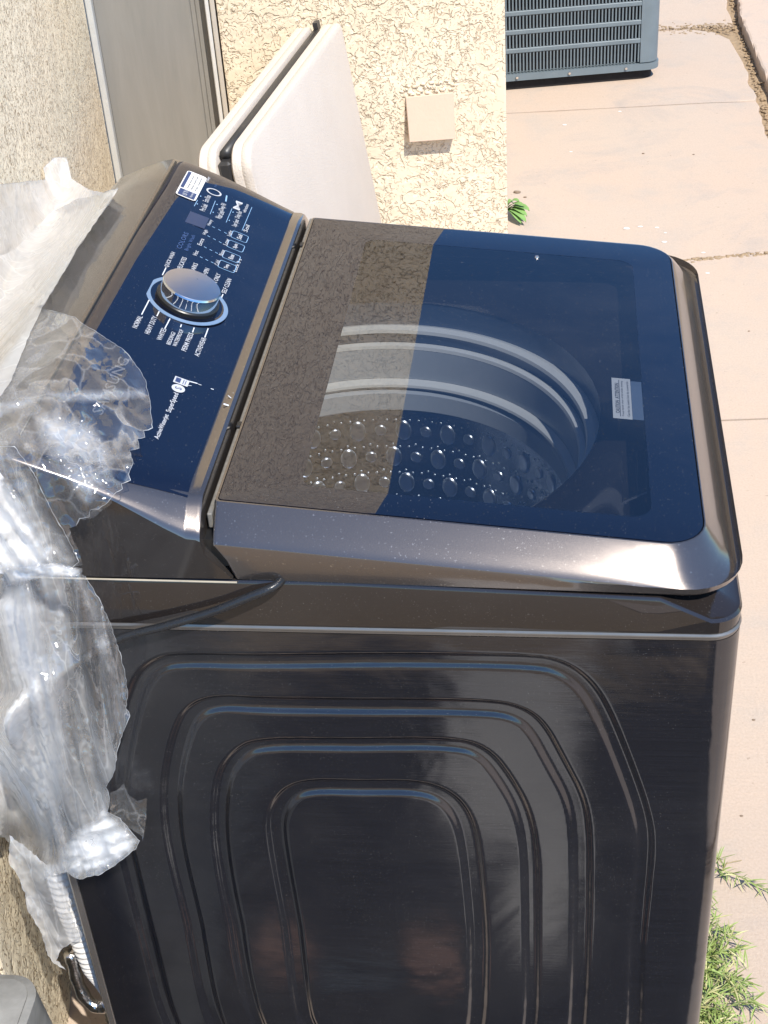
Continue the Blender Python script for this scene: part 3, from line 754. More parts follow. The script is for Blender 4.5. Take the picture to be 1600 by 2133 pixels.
def cpx(px, py): # pixel of a marking -> panel x, y
    p = onplane(px, py, (SLc, 0, 1), 1.0292-.486*SLc); return p.x, p.y
def T(body, p0, p1, H, mat=M_print, bold=.012):
    H *= .86; bold *= .4
    a, b = cpx(*p0), cpx(*p1); L = abs(b[1]-a[1]); ptext(body, (a[0]+b[0])/2, (a[1]+b[1])/2, L, H, mat, bold)
# crop3 pixel helper: zoomed by 1600/460 from (240,340)
z3 = lambda x, y: (240+x/3.478, 340+y/3.478)
z4 = lambda x, y: (200+x/3.636, 640+y/3.636)
left = [('NORMAL', (135, 1215), (195, 1135)), ('HEAVY DUTY', (225, 1255), (300, 1135)), ('WHITES', (312, 1298), (365, 1220)), ('BEDDING/', (378, 1328), (435, 1243)), ('WATERPROOF', (425, 1340), (490, 1225)), ('PERM PRESS', (488, 1370), (562, 1248)), ('ACTIVEWEAR', (580, 1405), (655, 1280))]
for b, p0, p1 in left: T(b, z3(*p0), z3(*p1), .0062 if b not in ('BEDDING/', 'WATERPROOF') else .0052, bold=.02)
right_ = [('QUICK WASH', (372, 775), (430, 670)), ('DELICATES', (458, 795), (510, 705)), ('DARKS', (556, 803), (590, 745)), ('RINSE+SPIN', (625, 865), (676, 780)), ('SPIN ONLY', (705, 908), (755, 815)), ('SELF CLEAN', (780, 950), (835, 850))]
for b, p0, p1 in right_: T(b, z3(*p0), z3(*p1), .0062, bold=.02)
for a, b in (((250, 1015), (195, 1122)), ((322, 1095), (305, 1130)), ((400, 1145), (362, 1218)), ((482, 1185), (475, 1205)), ((574, 1205), (562, 1240)), ((675, 1208), (650, 1275)), ((372, 780), (345, 835)), ((560, 805), (550, 820)), ((782, 960), (755, 1022))):
    A_, B_ = cpx(*z3(*a)), cpx(*z3(*b)); pbar(A_[0], A_[1], B_[0], B_[1], .0012, M_label)
T('ActiveWaterjet', z4(460, 1010), z4(545, 828), .0072, bold=.03); T('SuperSpeed', z4(553, 808), z4(615, 665), .0080, bold=.03)
A_ = cpx(*z4(625, 628)); bm = bmesh.new(); bmesh.ops.create_circle(bm, cap_ends=True, segments=24, radius=.0068)
RM = Matrix((PV*-1, PU, Vector((SLc, 0, 1)).normalized())).transposed()
for v in bm.verts: v.co = RM @ v.co + pc(A_[0], A_[1], .0004)
wp(frombm('round_icon', bm, M_print)); place_text('S', pc(A_[0], A_[1], .0006), .004, .007, PU, PV, M_stickblue)
def plate(name, c0, L, H, mat, h=.0004, rot=0):
    x, y = c0; ax = Vector((0, 1, 0))*(L/2); ay = PV*(H/2); c = pc(x, y, h)
    return wp(mesh(name, [c-ax-ay, c+ax-ay, c+ax+ay, c-ax+ay], [(0, 1, 2, 3)], mat))
A_ = cpx(*z4(648, 575)); plate('square_icon', A_, .0115, .0150, M_print)
plate('icon_detail', (A_[0]-.0030, A_[1]), .0080, .0052, M_stickblue, .0006); plate('icon_detail', (A_[0]+.0040, A_[1]), .0080, .0008, M_stickblue, .0006); plate('icon_detail', (A_[0]+.0020, A_[1]), .0080, .0008, M_stickblue, .0006)
# sticker
S0, S1, S2, S3 = (-.6265, .643), (-.606, .643), (-.6045, .574), (-.6275, .574)
def stick(y0, y1, x0, x1, mat, name, h):
    vs = [pc(x, y, h) for x, y in ((x0, y0), (x1, y0), (x1, y1), (x0, y1))]; return wp(mesh(name, vs, [(0, 1, 2, 3)], mat))
bmx = rrect(-.6275, -.6045, .573, .645, .004, .004, 4, 4); bm = bmesh.new(); bm.faces.new([bm.verts.new(pc(x, y, .0009)) for x, y in bmx]); wp(frombm('rating_sticker', bm, M_sticker))
stick(.575, .592, -.6255, -.6065, M_stickblue, 'sticker_block', .0013)
stick(.595, .642, -.6262, -.6225, M_stickblue, 'sticker_block', .0013)
place_text('10 Yr', pc(-.618, .5835, .0017), .013, .006, PU, PV, M_print); place_text('Warranty', pc(-.6105, .5835, .0017), .013, .004, PU, PV, M_print)
for k, tx in enumerate(('Energy save motor', 'deep steel tub', 'large capacity')): place_text(tx, pc(-.6185+.0045*k, .618, .0013), .040, .0028, PU, PV, M_ink, bold=.01)
# buttons and indicators
def rring(c0, L, H, wd, mat, name='button_outline'):
    x, y = c0; o1 = rrect(-H/2, H/2, -L/2, L/2, .003, .003, 4, 2); o2 = rrect(-H/2+wd, H/2-wd, -L/2+wd, L/2-wd, .0025, .0025, 4, 2)
    n = len(o1); vs = [pc(x+a*.92, y+b, .0004) for a, b in o1+o2]; return wp(mesh(name, vs, [(k, (k+1) % n, n+(k+1) % n, n+k) for k in range(n)], mat))
for nm, c_ in (('Soil', (903, 545)), ('Spin', (875, 613)), ('Rinse', (843, 690)), ('Temp.', (812, 760))):
    A_ = cpx(*z3(*c_)); rring(A_, .0185, .0200, .0007, M_printblue); ptext(nm, A_[0], A_[1], .0115, .0058, bold=.02)
for tx, p0, p1, H in (('Hot', (575, 685), (597, 655), .006), ('Cold', (727, 750), (755, 722), .006), ('Extra', (605, 610), (640, 568), .006), ('None', (760, 680), (790, 645), .006), ('High', (645, 535), (668, 505), .006), ('Low', (793, 605), (820, 565), .006), ('Heavy', (675, 468), (705, 432), .006), ('Light', (820, 540), (848, 505), .006),
                      ('Pre Soak', (612, 358), (675, 325), .008), ('Extra Rinse', (635, 292), (700, 262), .008), ('Water Level', (725, 410), (795, 372), .009), ('Deep Fill', (752, 352), (815, 320), .009), ('Super Speed', (845, 465), (908, 432), .009), ('Delay End', (868, 405), (930, 372), .009),
                      ('Power', (655, 155), (690, 125), .005), ('vibration', (930, 368), (962, 312), .005), ('Soil', (935, 505), (970, 462), .006), ('Lock 3 s', (862, 792), (910, 705), .005), ('M', (868, 345), (912, 298), .010)):
    T(tx, z3(*p0), z3(*p1), H, bold=.015)
_a, _b = (205, 870), (259, 752)
T('SAMSUNG', _a, _b, .0125, plain('grey_logo_print', (.10, .105, .12), .5), .02)
T('START', z3(718, 190), z3(745, 178), .003, M_printdim); T('0:00', z3(575, 280), z3(576, 277), .003, M_printdim)
for b, p0, p1 in (('COLORS', (462, 640), (520, 525)), ('Bright Wash', (520, 655), (575, 545))): T(b, z3(*p0), z3(*p1), .0065, M_printdim, 0)
for r in (((625, 700), (705, 735)), ((655, 628), (735, 665)), ((680, 548), (762, 588)), ((715, 482), (800, 520))):
    for k in range(3):
        t0 = k/2; px = r[0][0]+(r[1][0]-r[0][0])*t0; py = r[0][1]+(r[1][1]-r[0][1])*t0
        a, b = cpx(*z3(px-9, py-5)), cpx(*z3(px+9, py+5)); pbar(a[0], a[1], b[0], b[1], .0009, M_printblue)
for p0, p1 in (((575, 335), (600, 290)), ((690, 388), (728, 292)), ((805, 445), (848, 345)), ((920, 500), (992, 330))):
    a, b = cpx(*z3(*p0)), cpx(*z3(*p1)); pbar(a[0], a[1], b[0], b[1], .0006, M_printblue)
for q in ((622, 262), (597, 318), (740, 318), (712, 375), (855, 370), (828, 430)):
    a, b = cpx(*z3(q[0]-2, q[1]+3)), cpx(*z3(q[0]+2, q[1]-3)); pbar(a[0], a[1], b[0], b[1], .0012, M_printblue)
a, b = cpx(*z3(803, 295)), cpx(*z3(810, 252)); pbar(a[0], a[1], b[0], b[1], .0018, M_printblue)
A_ = cpx(*z3(718, 230)); nn = 28
vs = [pc(A_[0]+r_*math.cos(2*PI*k/nn), A_[1]+r_*.95*math.sin(2*PI*k/nn), .0004) for r_ in (.0088, .0068) for k in range(nn)]
wp(mesh('power_ring', vs, [(k, (k+1) % nn, nn+(k+1) % nn, nn+k) for k in range(nn)], M_print))
A_ = cpx(*z3(590, 430)); plate('display_window', A_, .030, .026, plain('display_dark', (.020, .035, .085), .3), .0003)
for p0, p1, w_ in (((705, 572), (770, 588), .0016), ((775, 592), (800, 600), .0008), ((695, 604), (725, 606), .0006), ((870, 624), (892, 630), .0012), ((966, 736), (1034, 756), .0026), ((1000, 672), (1024, 692), .0010), ((1036, 652), (1060, 652), .0006)):
    a, b = cpx(*z4(*p0)), cpx(*z4(*p1)); pbar(a[0], a[1], b[0], b[1], w_, M_label, 'dust_smear')
# dial knob
KC = pc(-.5675, .348, 0); KN = Vector((SLc, 0, 1)).normalized()
kn = Matrix.Translation(KC) @ Matrix((PV*-1, PU, KN)).transposed().to_4x4()
def klathe(name, prof, mat, seg=64, caps=True):
    rings = [[tuple(kn @ Vector((r*math.cos(2*PI*k/seg), r*math.sin(2*PI*k/seg), h_))) for k in range(seg)] for r, h_ in prof]
    return wp(loft(name, rings, mat, capB=caps, deg=30))
klathe('dial_ring', [(.0455, .0006), (.0453, .0012), (.0405, .0012)], M_ringblue, caps=False)
klathe('dial_well', [(.0404, .0012), (.0395, .0010), (.036, .0008), (.034, .0010)], M_panelglass)
klathe('knob_skirt', [(.0345, .001), (.0345, .005), (.0335, .006)], M_black)
klathe('knob', [(.0322, .006), (.0315, .0175), (.0318, .0200), (.0308, .0215)], M_chrome)
klathe('knob_cap', [(.0307, .0213), (.0302, .0221), (.0296, .0222)], M_knobtop)

# power cable trapped under the lid, hanging across the cover
cb = tube('power_cable', catmull([(-.415, .012, .9585), (-.425, -.006, .9575), (-.449, -.012, .949), (-.483, -.012, .932), (-.532, -.012, .913), (-.581, -.013, .896), (-.640, -.030, .865), (-.705, -.028, .80), (-.735, .04, .66), (-.735, .08, .4)], 8), .0042, M_rubber)
tag(cb, 'black rubber cable pinched under the lid and running down to the bag', 'cable')

# ------------------------------------------------------------------ hoses behind the washer
def hose_path(pts, y): return catmull([atY(px, py, y if not isinstance(y, tuple) else y[0]+(y[1]-y[0])*i/(len(pts)-1)) for i, (px, py) in enumerate(pts)], 8)
def ribbed(name, P, rad, nrib, amp, mat):
    Q = []; L = len(P)
    fine = []
    for i in range(nrib*6+1):
        t = i/(nrib*6)*(L-1); k = min(int(t), L-2); fine.append(P[k].lerp(P[k+1], t-k))
    return tube(name, fine, lambda t: rad(t)+amp*math.cos(t*nrib*2*PI), mat, None, 20)
dh = ribbed('drain_hose', hose_path([(120, 1800), (145, 1880), (170, 1940), (198, 2005), (216, 2045), (228, 2082)], (.065, .040)), lambda t: .0165*(1-max(0, (t-.62)/.38)*.72), 30, .0013, M_white)
tag(dh, 'white corrugated drain hose poking out of the plastic behind the washer', 'hose')
ih = ribbed('hose_shadow', hose_path([(110, 1800), (160, 1880), (196, 1960), (214, 2020), (228, 2075), (240, 2140)], (.16, .16)), lambda t: .010, 34, .0014, M_rubber)  # black tube shaped to stand for reflection and shadow beside the white hose
tag(ih, 'thin black ribbed tube modelled as the shadow between the white hose and the washer', 'hose')
ch = tube('chrome_hose', hose_path([(146, 1985), (154, 2015), (162, 2045), (176, 2075), (196, 2094), (214, 2098), (223, 2090)], (.045, .03)), lambda t: .0078+.0006*math.sin(t*30), plain('scuffed_chrome', (.66, .64, .62), .2, 1, var=.35, vs=120, bump=.0012, bs=200), None, 14)
tag(ch, 'bright scuffed chrome hose end hooked below the white drain hose', 'hose end')
cp = tube('copper_tube', [atY(133, 1800, .12), atY(141, 1850, .12), atY(150, 1893, .12)], .0032, plain('copper_brown', (.30, .17, .09), .45, .4), None, 8)
tag(cp, 'thin brown tube beside the back edge of the washer under the plastic', 'tube')

# ------------------------------------------------------------------ plastic bag and film
bpy.context.view_layer.update()
DG = bpy.context.evaluated_depsgraph_get()
def hitdist(px, py):
    ok, loc, nrm_, idx, ob, mt = S.ray_cast(DG, CAM, ray(px, py), distance=9)
    return (loc-CAM).length if ok else 3.0
bag = empty('plastic_bag', (-.80, .10, .4), 'torn clear and milky plastic bag draped over the back of the washer', 'plastic bag')
def fold_noise(px, py, ang, s_along, s_across, seed, oct_=3):
    c, s = math.cos(ang), math.sin(ang); u = (px*c+py*s)/s_along; v = (-px*s+py*c)/s_across
    wv = noise.noise(Vector((u*1.3, v*.6, seed+9)))*.7
    h = 0; a = 1.; f = 1.
    for k in range(oct_):
        h += a*(1-abs(noise.noise(Vector((u*f+wv, v*f+wv, seed+k*3.1))))*2.2); a *= .45; f *= 2.1
    return h
def crumple(px, py, sc, seed):
    d, _ = noise.voronoi(Vector((px/sc+.3*noise.noise(Vector((px/sc, py/sc, seed))), py/sc, seed)), distance_metric='DISTANCE')
    d2, _ = noise.voronoi(Vector((px/sc*2.2, py/sc*2.2, seed+5)), distance_metric='DISTANCE')
    return (d[1]-d[0])*.8+(d2[1]-d2[0])*.3
def film(name, outline, mat, step=9, off=.008, amp=.01, fold=(1.2, 200, 40), cr=(.004, 40), seed=0, jag=2.5, back=None, smooth=40, maxd=None, edge=None, lift=None, fade=0):
    P = []
    for i in range(len(outline)):
        a, b = Vector(outline[i]), Vector(outline[(i+1) % len(outline)]); L = (b-a).length; n = max(1, int(L/step)); nn = Vector((-(b-a).y, (b-a).x)).normalized()
        for k in range(n):
            j_ = jag*.6*(random.uniform(-1, 1)) if a.x > -30 or b.x > -30 else 0
            P.append(a+(b-a)*(k/n)+nn*j_)
    nb = len(P); xs_, ys_ = [p.x for p in P], [p.y for p in P]
    def inside(x, y):
        c = False; j = nb-1
        for i in range(nb):
            if (ys_[i] > y) != (ys_[j] > y) and x < (xs_[j]-xs_[i])*(y-ys_[i])/(ys_[j]-ys_[i])+xs_[i]: c = not c
            j = i
        return c
    A = np.array([(p.x, p.y) for p in P]); pts = list(P); y = min(ys_); r = 0
    while y < max(ys_):
        x = min(xs_)+(step/2 if r % 2 else 0)
        while x < max(xs_):
            qx, qy = x+random.uniform(-1, 1)*step*.15, y+random.uniform(-1, 1)*step*.15
            if np.min(np.hypot(A[:, 0]-qx, A[:, 1]-qy)) > step*.55 and inside(qx, qy): pts.append(Vector((qx, qy)))
            x += step
        y += step*.87; r += 1
    res = delaunay_2d_cdt([Vector((p.x, p.y)) for p in pts], [], [list(range(nb))], 1, 1e-4)
    V, Fc = res[0], [f for f in res[2] if len(f) >= 3]
    n = len(V); t0 = np.array([hitdist(v.x, v.y) for v in V])
    if maxd is not None: t0 = np.minimum(t0, [maxd(v.x, v.y) for v in V])
    nb_ = [set() for _ in range(n)]
    for f in Fc:
        for i in range(len(f)): nb_[f[i]].add(f[i-1]); nb_[f[i-1]].add(f[i])
    ed = np.array([(i, j) for i in range(n) for j in nb_[i]]); cnt = np.bincount(ed[:, 0], minlength=n)
    lim = t0-.004; t = t0-off
    for _ in range(smooth):
        av = np.bincount(ed[:, 0], weights=t[ed[:, 1]], minlength=n)/np.maximum(cnt, 1); t = np.minimum(lim, av*.9+t*.1)
    vs = []
    for i, v in enumerate(V):
        f_ = fold_noise(v.x, v.y, fold[0], fold[1], fold[2], seed)
        d = off*.5+amp*max(-.2, f_)*.6+cr[0]*crumple(v.x, v.y, cr[1], seed)
        if lift: d += lift(v.x, v.y)
        vs.append(CAM+ray(v.x, v.y)*(min(lim[i], t[i]-d)))
    o = mesh(name, vs, Fc, mat, None, True); adopt(o, bag)
    at_ = o.data.attributes.new('film_fade', 'FLOAT', 'POINT')
    if fade: dv = [min(1, max(.0, (float(np.min(np.hypot(A[:, 0]-v.x, A[:, 1]-v.y)))-step*.3)/fade)) if v.x > 5 else 1 for v in V]
    else: dv = [1.]*n
    at_.data.foreach_set('value', dv)
    if edge:
        bi = res[0][:nb]; L = [vs[i] for i in range(nb)]
        a, b = edge; k0 = min(range(nb), key=lambda i: (V[i]-Vector(outline[a])).length); k1 = min(range(nb), key=lambda i: (V[i]-Vector(outline[b])).length)
        seg = L[k0:k1+1] if k1 > k0 else L[k0:]+L[:k1+1]
        if len(seg) > 3:
            e = tube('torn_edge', [p+(CAM-p).normalized()*.0008 for p in seg], lambda t: .00015+.0006*max(0, noise.noise(Vector((t*23, seed, 0)))), M_filmedge, None, 5); adopt(e, bag)
    return o
# veil behind the console
film('film_layer', [(-60, 400), (0, 384), (50, 378), (95, 374), (90, 350), (112, 328), (138, 328), (150, 372), (185, 395), (215, 400), (247, 392), (232, 420), (200, 462), (160, 520), (120, 590), (88, 640), (60, 700), (20, 800), (-60, 900)],
     M_filmveil, 9, .06, .016, (-.9, 260, 70), (.006, 60), 3, 2, smooth=60, edge=(1, 10))
film('film_layer', [(-60, 560), (30, 520), (110, 440), (160, 415), (243, 398), (205, 455), (165, 512), (125, 580), (90, 636), (40, 640), (-60, 760)], M_filmveil, 9, .09, .02, (-.8, 300, 55), (.008, 50), 8, 2, smooth=60)
# clear torn sheet over the control panel
zig = lambda L, a=6: [(x+(a if i % 2 else -a), y+(a*.5 if i % 2 else -a*.5)) for i, (x, y) in enumerate(L)]
film('film_layer', [(-60, 700), (0, 655), (30, 640), (70, 628), (85, 642)]+zig([(100, 646), (120, 650), (140, 656), (155, 660), (170, 672), (188, 684)], 2)+[(215, 700), (245, 720), (262, 732), (285, 762), (303, 792), (312, 835), (318, 892), (300, 897), (302, 912), (286, 914), (290, 934), (270, 938), (278, 965), (268, 988), (272, 1000), (252, 1008), (255, 1018), (236, 1030), (225, 1046), (205, 1060), (188, 1062), (186, 1076), (165, 1080), (158, 1095), (145, 1100), (150, 1120), (165, 1150), (172, 1178), (160, 1180), (130, 1190), (60, 1185), (-60, 1190)],
     M_filmclear, 7, .014, .010, (1.0, 240, 60), (.011, 46), 12, 2, smooth=30, edge=(5, 34))
film('film_layer', [(-60, 850), (0, 838), (120, 812), (240, 806), (304, 806), (310, 830), (260, 836), (180, 842), (90, 835), (0, 870), (-60, 890)], M_filmmid, 7, .034, .006, (0.05, 300, 30), (.004, 30), 21, 2, smooth=20, fade=14)
film('film_layer', [(-60, 1020), (-20, 930), (30, 930), (70, 985), (105, 1060), (140, 1120), (165, 1170), (140, 1192), (60, 1180), (-60, 1200)], M_filmmid, 7, .05, .016, (1.05, 200, 40), (.012, 44), 25, 2, smooth=20, fade=30, edge=(1, 7))
film('film_layer', [(60, 860), (110, 850), (200, 880), (250, 960), (240, 1010), (180, 1060), (120, 1000), (80, 930)], M_filmmid, 7, .03, .008, (.8, 120, 40), (.020, 34), 33, 2, smooth=10, fade=35)
# big hanging body of the bag
film('film_layer', [(-60, 1190), (40, 1165), (110, 1175), (150, 1180), (178, 1200), (205, 1245), (232, 1305), (250, 1360), (262, 1410), (266, 1445), (262, 1475), (272, 1492), (258, 1520), (245, 1560), (238, 1610), (222, 1640), (228, 1670), (224, 1690), (250, 1705), (292, 1752), (282, 1768), (262, 1785), (240, 1803), (205, 1822), (165, 1832), (148, 1824), (140, 1815), (120, 1822), (105, 1818), (90, 1835), (60, 1800), (35, 1770), (10, 1745), (-60, 1745)],
     M_filmmid, 7, .030, .024, (1.40, 620, 44), (.006, 60), 40, 2.5, smooth=60, edge=(4, 25), lift=lambda x, y: .05*max(0, min(1, (150-x)/150)))
film('film_layer', [(-60, 1210), (60, 1200), (95, 1260), (115, 1340), (140, 1430), (150, 1540), (150, 1640), (130, 1740), (100, 1800), (60, 1780), (30, 1740), (-60, 1735)],
     M_filmcloud, 7, .075, .034, (1.45, 700, 50), (.006, 70), 47, 2, smooth=60, fade=55, lift=lambda x, y: .05*max(0, min(1, (150-x)/150)))
film('film_layer', [(150, 1190), (175, 1200), (215, 1290), (245, 1390), (262, 1480), (235, 1560), (225, 1530), (228, 1440), (200, 1360), (180, 1290)], M_filmmid, 6, .045, .006, (1.2, 200, 24), (.006, 30), 52, 3, smooth=10, fade=14)
film('film_layer', [(118, 1770), (160, 1725), (200, 1702), (215, 1660), (225, 1690), (250, 1712), (291, 1752), (272, 1778), (240, 1801), (205, 1818), (160, 1830), (130, 1815)], M_filmcloud, 6, .04, .018, (-.4, 110, 30), (.012, 40), 55, 2, smooth=10, fade=16)
film('film_layer', [(-60, 1150), (0, 1150), (60, 1172), (120, 1172), (172, 1184), (176, 1196), (150, 1206), (90, 1204), (20, 1222), (-60, 1230)], M_filmcloud, 6, .08, .010, (.1, 240, 20), (.012, 26), 71, 2, smooth=10, fade=10)
film('film_layer', [(-60, 960), (0, 985), (50, 1040), (90, 1110), (120, 1180), (60, 1190), (-60, 1200)], M_filmcloud, 7, .09, .016, (.9, 260, 34), (.010, 40), 73, 2, smooth=20, fade=26)
# loose skirt wrapped round the hoses
film('film_layer', [(20, 1740), (60, 1770), (105, 1808), (118, 1835), (140, 1850), (152, 1900), (164, 1935), (172, 1952), (150, 1962), (126, 1978), (118, 2000), (138, 2020), (112, 2006), (100, 1990), (85, 1940), (60, 1900), (52, 1860), (35, 1820), (18, 1800)],
     M_filmmid, 6, .012, .008, (1.0, 120, 26), (.010, 30), 60, 3, smooth=20, maxd=lambda x, y: (atY(x, y, .035)-CAM).length, edge=(4, 17))
# little loose flap stuck on the side panel
film('film_flap', [(228, 1652), (246, 1645), (258, 1632), (268, 1655), (285, 1668), (306, 1662), (304, 1710), (298, 1752), (296, 1742), (262, 1720), (232, 1730)], M_filmclear, 6, .004, .003, (.4, 60, 20), (.004, 25), 66, 1.5, smooth=2)
film('film_strip', [(160, 1092), (200, 1058), (236, 1035), (232, 1050), (212, 1062), (196, 1078), (170, 1084)], M_filmclear, 6, .004, .003, (.4, 60, 20), (.004, 25), 67, 1.5, smooth=2)

# grey bin at the very left
bn = empty('grey_bin', (-.80, -.35, 0), 'grey scuffed plastic bin whose corner rises at the bottom left beside the wall', 'bin')
A0 = atY(90, 2034, -.1)
secs = []
for z, dx in ((A0.z, 0), (A0.z-.15, .012), (A0.z-.35, .03), (0, .045)):
    secs.append([(x, y, z) for x, y in rrect(-1.25, A0.x+dx, -.75, -.1+dx*.5, .03, .03)])
topr = [[(x, y, A0.z+.003) for x, y in rrect(-1.24, A0.x-.008, -.74, -.108, .024, .024)], [(x, y, A0.z+.006) for x, y in rrect(-1.2, A0.x-.05, -.70, -.15, .01, .01)]]
g = NT('scuffed_grey_plastic'); v = g.coord(); c = g.mix(g.ramp(g.noise(9, 6, .7, v, .6), [(.35, 0.), (.65, 1.)]), (.16, .155, .14), (.30, .29, .265)); g.pbr(Base_Color=c, Roughness=.38, Normal=g.bump(g.noise(7, 3, .6, v), .01, .6)); M_bin = g.m
o = loft('bin_side', secs[::-1]+[topr[0]], M_bin, deg=50); adopt(o, bn)
o = loft('bin_lid', [[(x, y, z+.001) for x, y, z in topr[0]], topr[1]], M_bin, capB=True, deg=50); adopt(o, bn)

# ------------------------------------------------------------------ weeds
def leafmat(name, a, b): return plain(name, tuple((x+y)/2 for x, y in zip(a, b)), .55, var=.35, vs=40)
M_leaf = leafmat('weed_green', (.22, .31, .07), (.30, .39, .11)); M_leaf2 = leafmat('weed_pale', (.42, .42, .17), (.52, .48, .24)); M_stem = plain('weed_stem', (.22, .26, .08), .6, var=.3); M_dry = plain('dry_stem', (.38, .30, .16), .8, var=.3)
def blade(vs, fs, root, d, L, wd, droop):
    d = d.normalized(); side = d.cross(Vector((random.uniform(-.4, .4), random.uniform(-.4, .4), 1))).normalized(); b = len(vs)
    up_ = side.cross(d)
    for t, ww in ((0, .4), (.35, 1), (.7, .8)):
        c = root+d*(L*t)+Vector((0, 0, -droop*L*t*t)); c.z = max(c.z, .002)
        vs += [c-side*wd*ww/2, c-up_*wd*.15*ww, c+side*wd*ww/2]
    tip = root+d*L+Vector((0, 0, -droop*L)); tip.z = max(tip.z, .002); vs.append(tip)
    for k in range(2):
        o_ = b+k*3; fs += [(o_, o_+1, o_+4, o_+3), (o_+1, o_+2, o_+5, o_+4)]
    o_ = b+6; fs += [(o_, o_+1, o_+3), (o_+1, o_+2, o_+3)]
def weed(loc, stems, label, group=None):
    t = empty('weed', loc, label, 'weed', group); sv = []; V = [[], []]; F = [[], []]
    bm = bmesh.new()
    for P in stems:
        P = catmull(P, 5)
        for a, b in zip(P[:-1], P[1:]):
            d = (b-a); L = d.length
            if L < 1e-5: continue
            r = bmesh.ops.create_cone(bm, segments=4, radius1=.0011, radius2=.0010, depth=L*1.1)
            q = d.to_track_quat('Z', 'Y').to_matrix().to_4x4()
            for v in r['verts']: v.co = Matrix.Translation((a+b)/2) @ q @ v.co
        for k in range(2, len(P), 2):
            d = (P[k]-P[k-1]).normalized(); n_ = random.choice((3, 4, 5))
            for j in range(n_):
                rd = Vector((random.gauss(0, 1), random.gauss(0, 1), random.gauss(.3, .8))).normalized(); w_ = random.random() < .3
                blade(V[w_], F[w_], P[k], d*.6+rd*.9, random.uniform(.016, .036), random.uniform(.0016, .0026), random.uniform(0, .4))
    adopt(frombm('stems', bm, M_stem), t)['kind'] = 'stuff'
    me = bpy.data.meshes.new('leaves'); v_ = V[0]+V[1]; f_ = F[0]+[tuple(i+len(V[0]) for i in f) for f in F[1]]
    me.from_pydata([tuple(x) for x in v_], [], f_); o = link('leaves', me, [M_leaf, M_leaf2])
    for i, p in enumerate(me.polygons): p.material_index = 0 if i < len(F[0]) else 1
    adopt(o, t)['kind'] = 'stuff'; return t
def rs(c, n, R, H, out=(1, .2)):
    L = []
    for k in range(n):
        a = random.uniform(-1.5, 1.7); ln_ = random.uniform(.35, 1)*R; d = Vector((math.cos(a)*out[0], math.sin(a), 0)); r0 = Vector((c[0]+random.uniform(-.03, .015), c[1]+random.uniform(-.05, .05), 0))
        L.append([r0, r0+d*ln_*.35+Vector((0, 0, H*random.uniform(.4, .9))), r0+d*ln_*.75+Vector((0, 0, H*random.uniform(.5, 1.1))), r0+d*ln_+Vector((0, 0, H*random.uniform(.3, .9)))])
    return L
weed((.05, .30, 0), rs((.026, .335), 19, .10, .035)+rs((.026, .27), 15, .095, .04)+rs((.028, .21), 15, .10, .04)+rs((.028, .16), 8, .10, .04), 'bushy green weed clump growing against the foot of the washer')
weed((.05, .42, 0), rs((.030, .425), 4, .075, .03), 'small sparse weed tuft just beyond the bushy clump by the washer')
g1 = [atZ(1487, 1806, .004), atZ(1510, 1815, .010), atZ(1535, 1824, .014), atZ(1565, 1838, .010), atZ(1610, 1860, .006)]
weed(tuple(atZ(1487, 1806, 0)), [g1, [g1[0], atZ(1492, 1795, .012), atZ(1500, 1788, .02)]], 'single trailing weed stem with small leaf whorls sprawling over the concrete')
tw = tube('dry_twig', catmull([atZ(1505, 1803, .004), atZ(1520, 1797, .006), atZ(1545, 1792, .004)], 4), .0008, M_dry, None, 5); tag(tw, 'thin dry twig lying on the concrete above the trailing weed stem', 'twig')
# broad leaf weed by the wall corner
bw = empty('leafy_weed', (-.345, 2.98, 0), 'small bright green broad leaved weed at the base of the wall corner', 'weed')
M_broad = leafmat('broad_leaf_green', (.17, .32, .08), (.24, .40, .13))
root = atZ(1052, 440, .01)
for (px, py, z, wd) in ((1103, 440, .030, .020), (1096, 464, .012, .016), (1082, 421, .045, .014), (1098, 452, .020, .014), (1086, 468, .006, .014), (1092, 432, .04, .014), (1070, 425, .03, .016)):
    wd *= 1.7
    tip = atZ(px, py, z); d = tip-root; sd = d.cross(Vector((0, 0, 1))).normalized(); vs = []; fs = []
    prof = [(0, .10), (.15, .3), (.35, .8), (.55, 1.0), (.75, .85), (.9, .5), (1, .02)]
    for t_, ww in prof:
        c = root+d*t_+Vector((0, 0, .018*math.sin(PI*t_))); w2 = wd*ww*.5*(1+.12*random.uniform(-1, 1)); vs += [c-sd*w2+Vector((0, 0, .003)), c, c+sd*w2+Vector((0, 0, .003))]
    for k in range(len(prof)-1): o_ = k*3; fs += [(o_, o_+1, o_+4, o_+3), (o_+1, o_+2, o_+5, o_+4)]
    adopt(mesh('leaf', vs, fs, M_broad, None, True), bw)
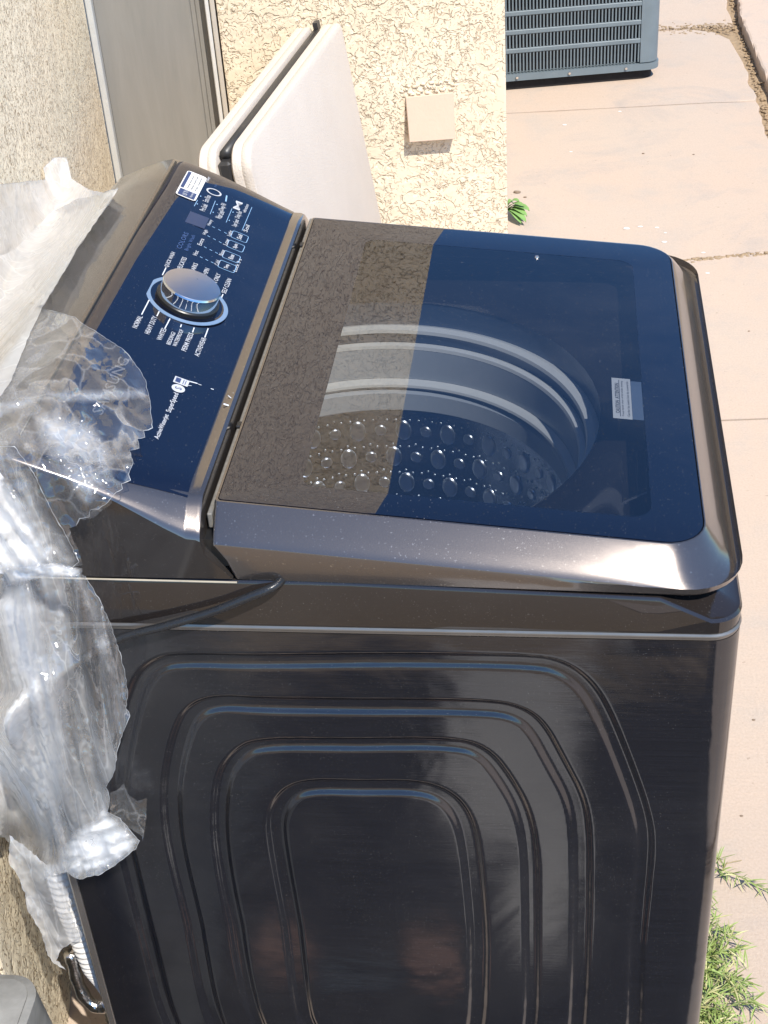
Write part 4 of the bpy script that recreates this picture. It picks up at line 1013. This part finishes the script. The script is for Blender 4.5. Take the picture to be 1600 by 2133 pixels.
# pebbles and paint chips
def pebble(name, px, py, r, mat, label, cat, group=None, flat=.5):
    bm = bmesh.new(); bmesh.ops.create_icosphere(bm, subdivisions=2, radius=r); p = atZ(px, py, 0)
    for v in bm.verts: v.co = Vector((v.co.x*1.5, v.co.y, v.co.z*flat))*(1+.3*noise.noise(v.co*140+Vector((px, py, 0))))+Vector((p.x, p.y, r*flat*.6))
    return tag(frombm(name, bm, mat, None, True), label, cat, group)
M_peb = plain('brown_pebble', (.22, .16, .11), .8, var=.3)
pebble('pebble', 1078, 401, .0075, M_peb, 'largest brown pebble lying just above the broad leaved weed', 'pebble', 'small debris on the concrete')
for px, py, r, lb in ((1094, 411, .0035, 'small dark speck right beside the brown pebble by the wall corner'), (1340, 320, .003, 'dark speck alone in the middle of the wide slab'), (1445, 322, .0025, 'dark speck on the wide slab towards the dirt joint'),
                      (1560, 690, .002, 'dark speck on the right edge slab level with the lid glass'), (1570, 1500, .0022, 'dark speck on the concrete beside the side panel ridges'), (1545, 1700, .002, 'dark speck just above the trailing weed stem')):
    pebble('grit_speck', px, py, r, M_peb, lb, 'grit', 'tiny dark grit specks on the concrete')
M_chip = plain('white_paint_chip', (.78, .76, .72), .7, var=.05)
for px, py, r, lb in ((1305, 476, .0070, 'long white paint fleck, leftmost of the group beyond the lid'), (1334, 472, .0045, 'white paint fleck second from the left beyond the lid'), (1369, 474, .0045, 'white paint fleck third from the left beyond the lid'),
                      (1384, 504, .0048, 'white paint fleck nearest the far corner of the lid'), (1386, 485, .0030, 'small white fleck just above the one nearest the lid corner'), (1465, 526, .0042, 'white paint fleck right by the dirt filled crack'),
                      (1474, 569, .0038, 'white paint fleck just below the dirt filled crack'), (1291, 232, .004, 'white fleck on the joint line below the air conditioner'), (1176, 260, .005, 'white fleck on the stained slab below the air conditioner'), (1190, 316, .0035, 'white fleck on the slab nearest the wall corner')):
    pebble('paint_chip', px, py, r, M_chip, lb, 'paint chip', 'white paint chips on the concrete', .12)

print('SCRIPT', time.time()-T0)
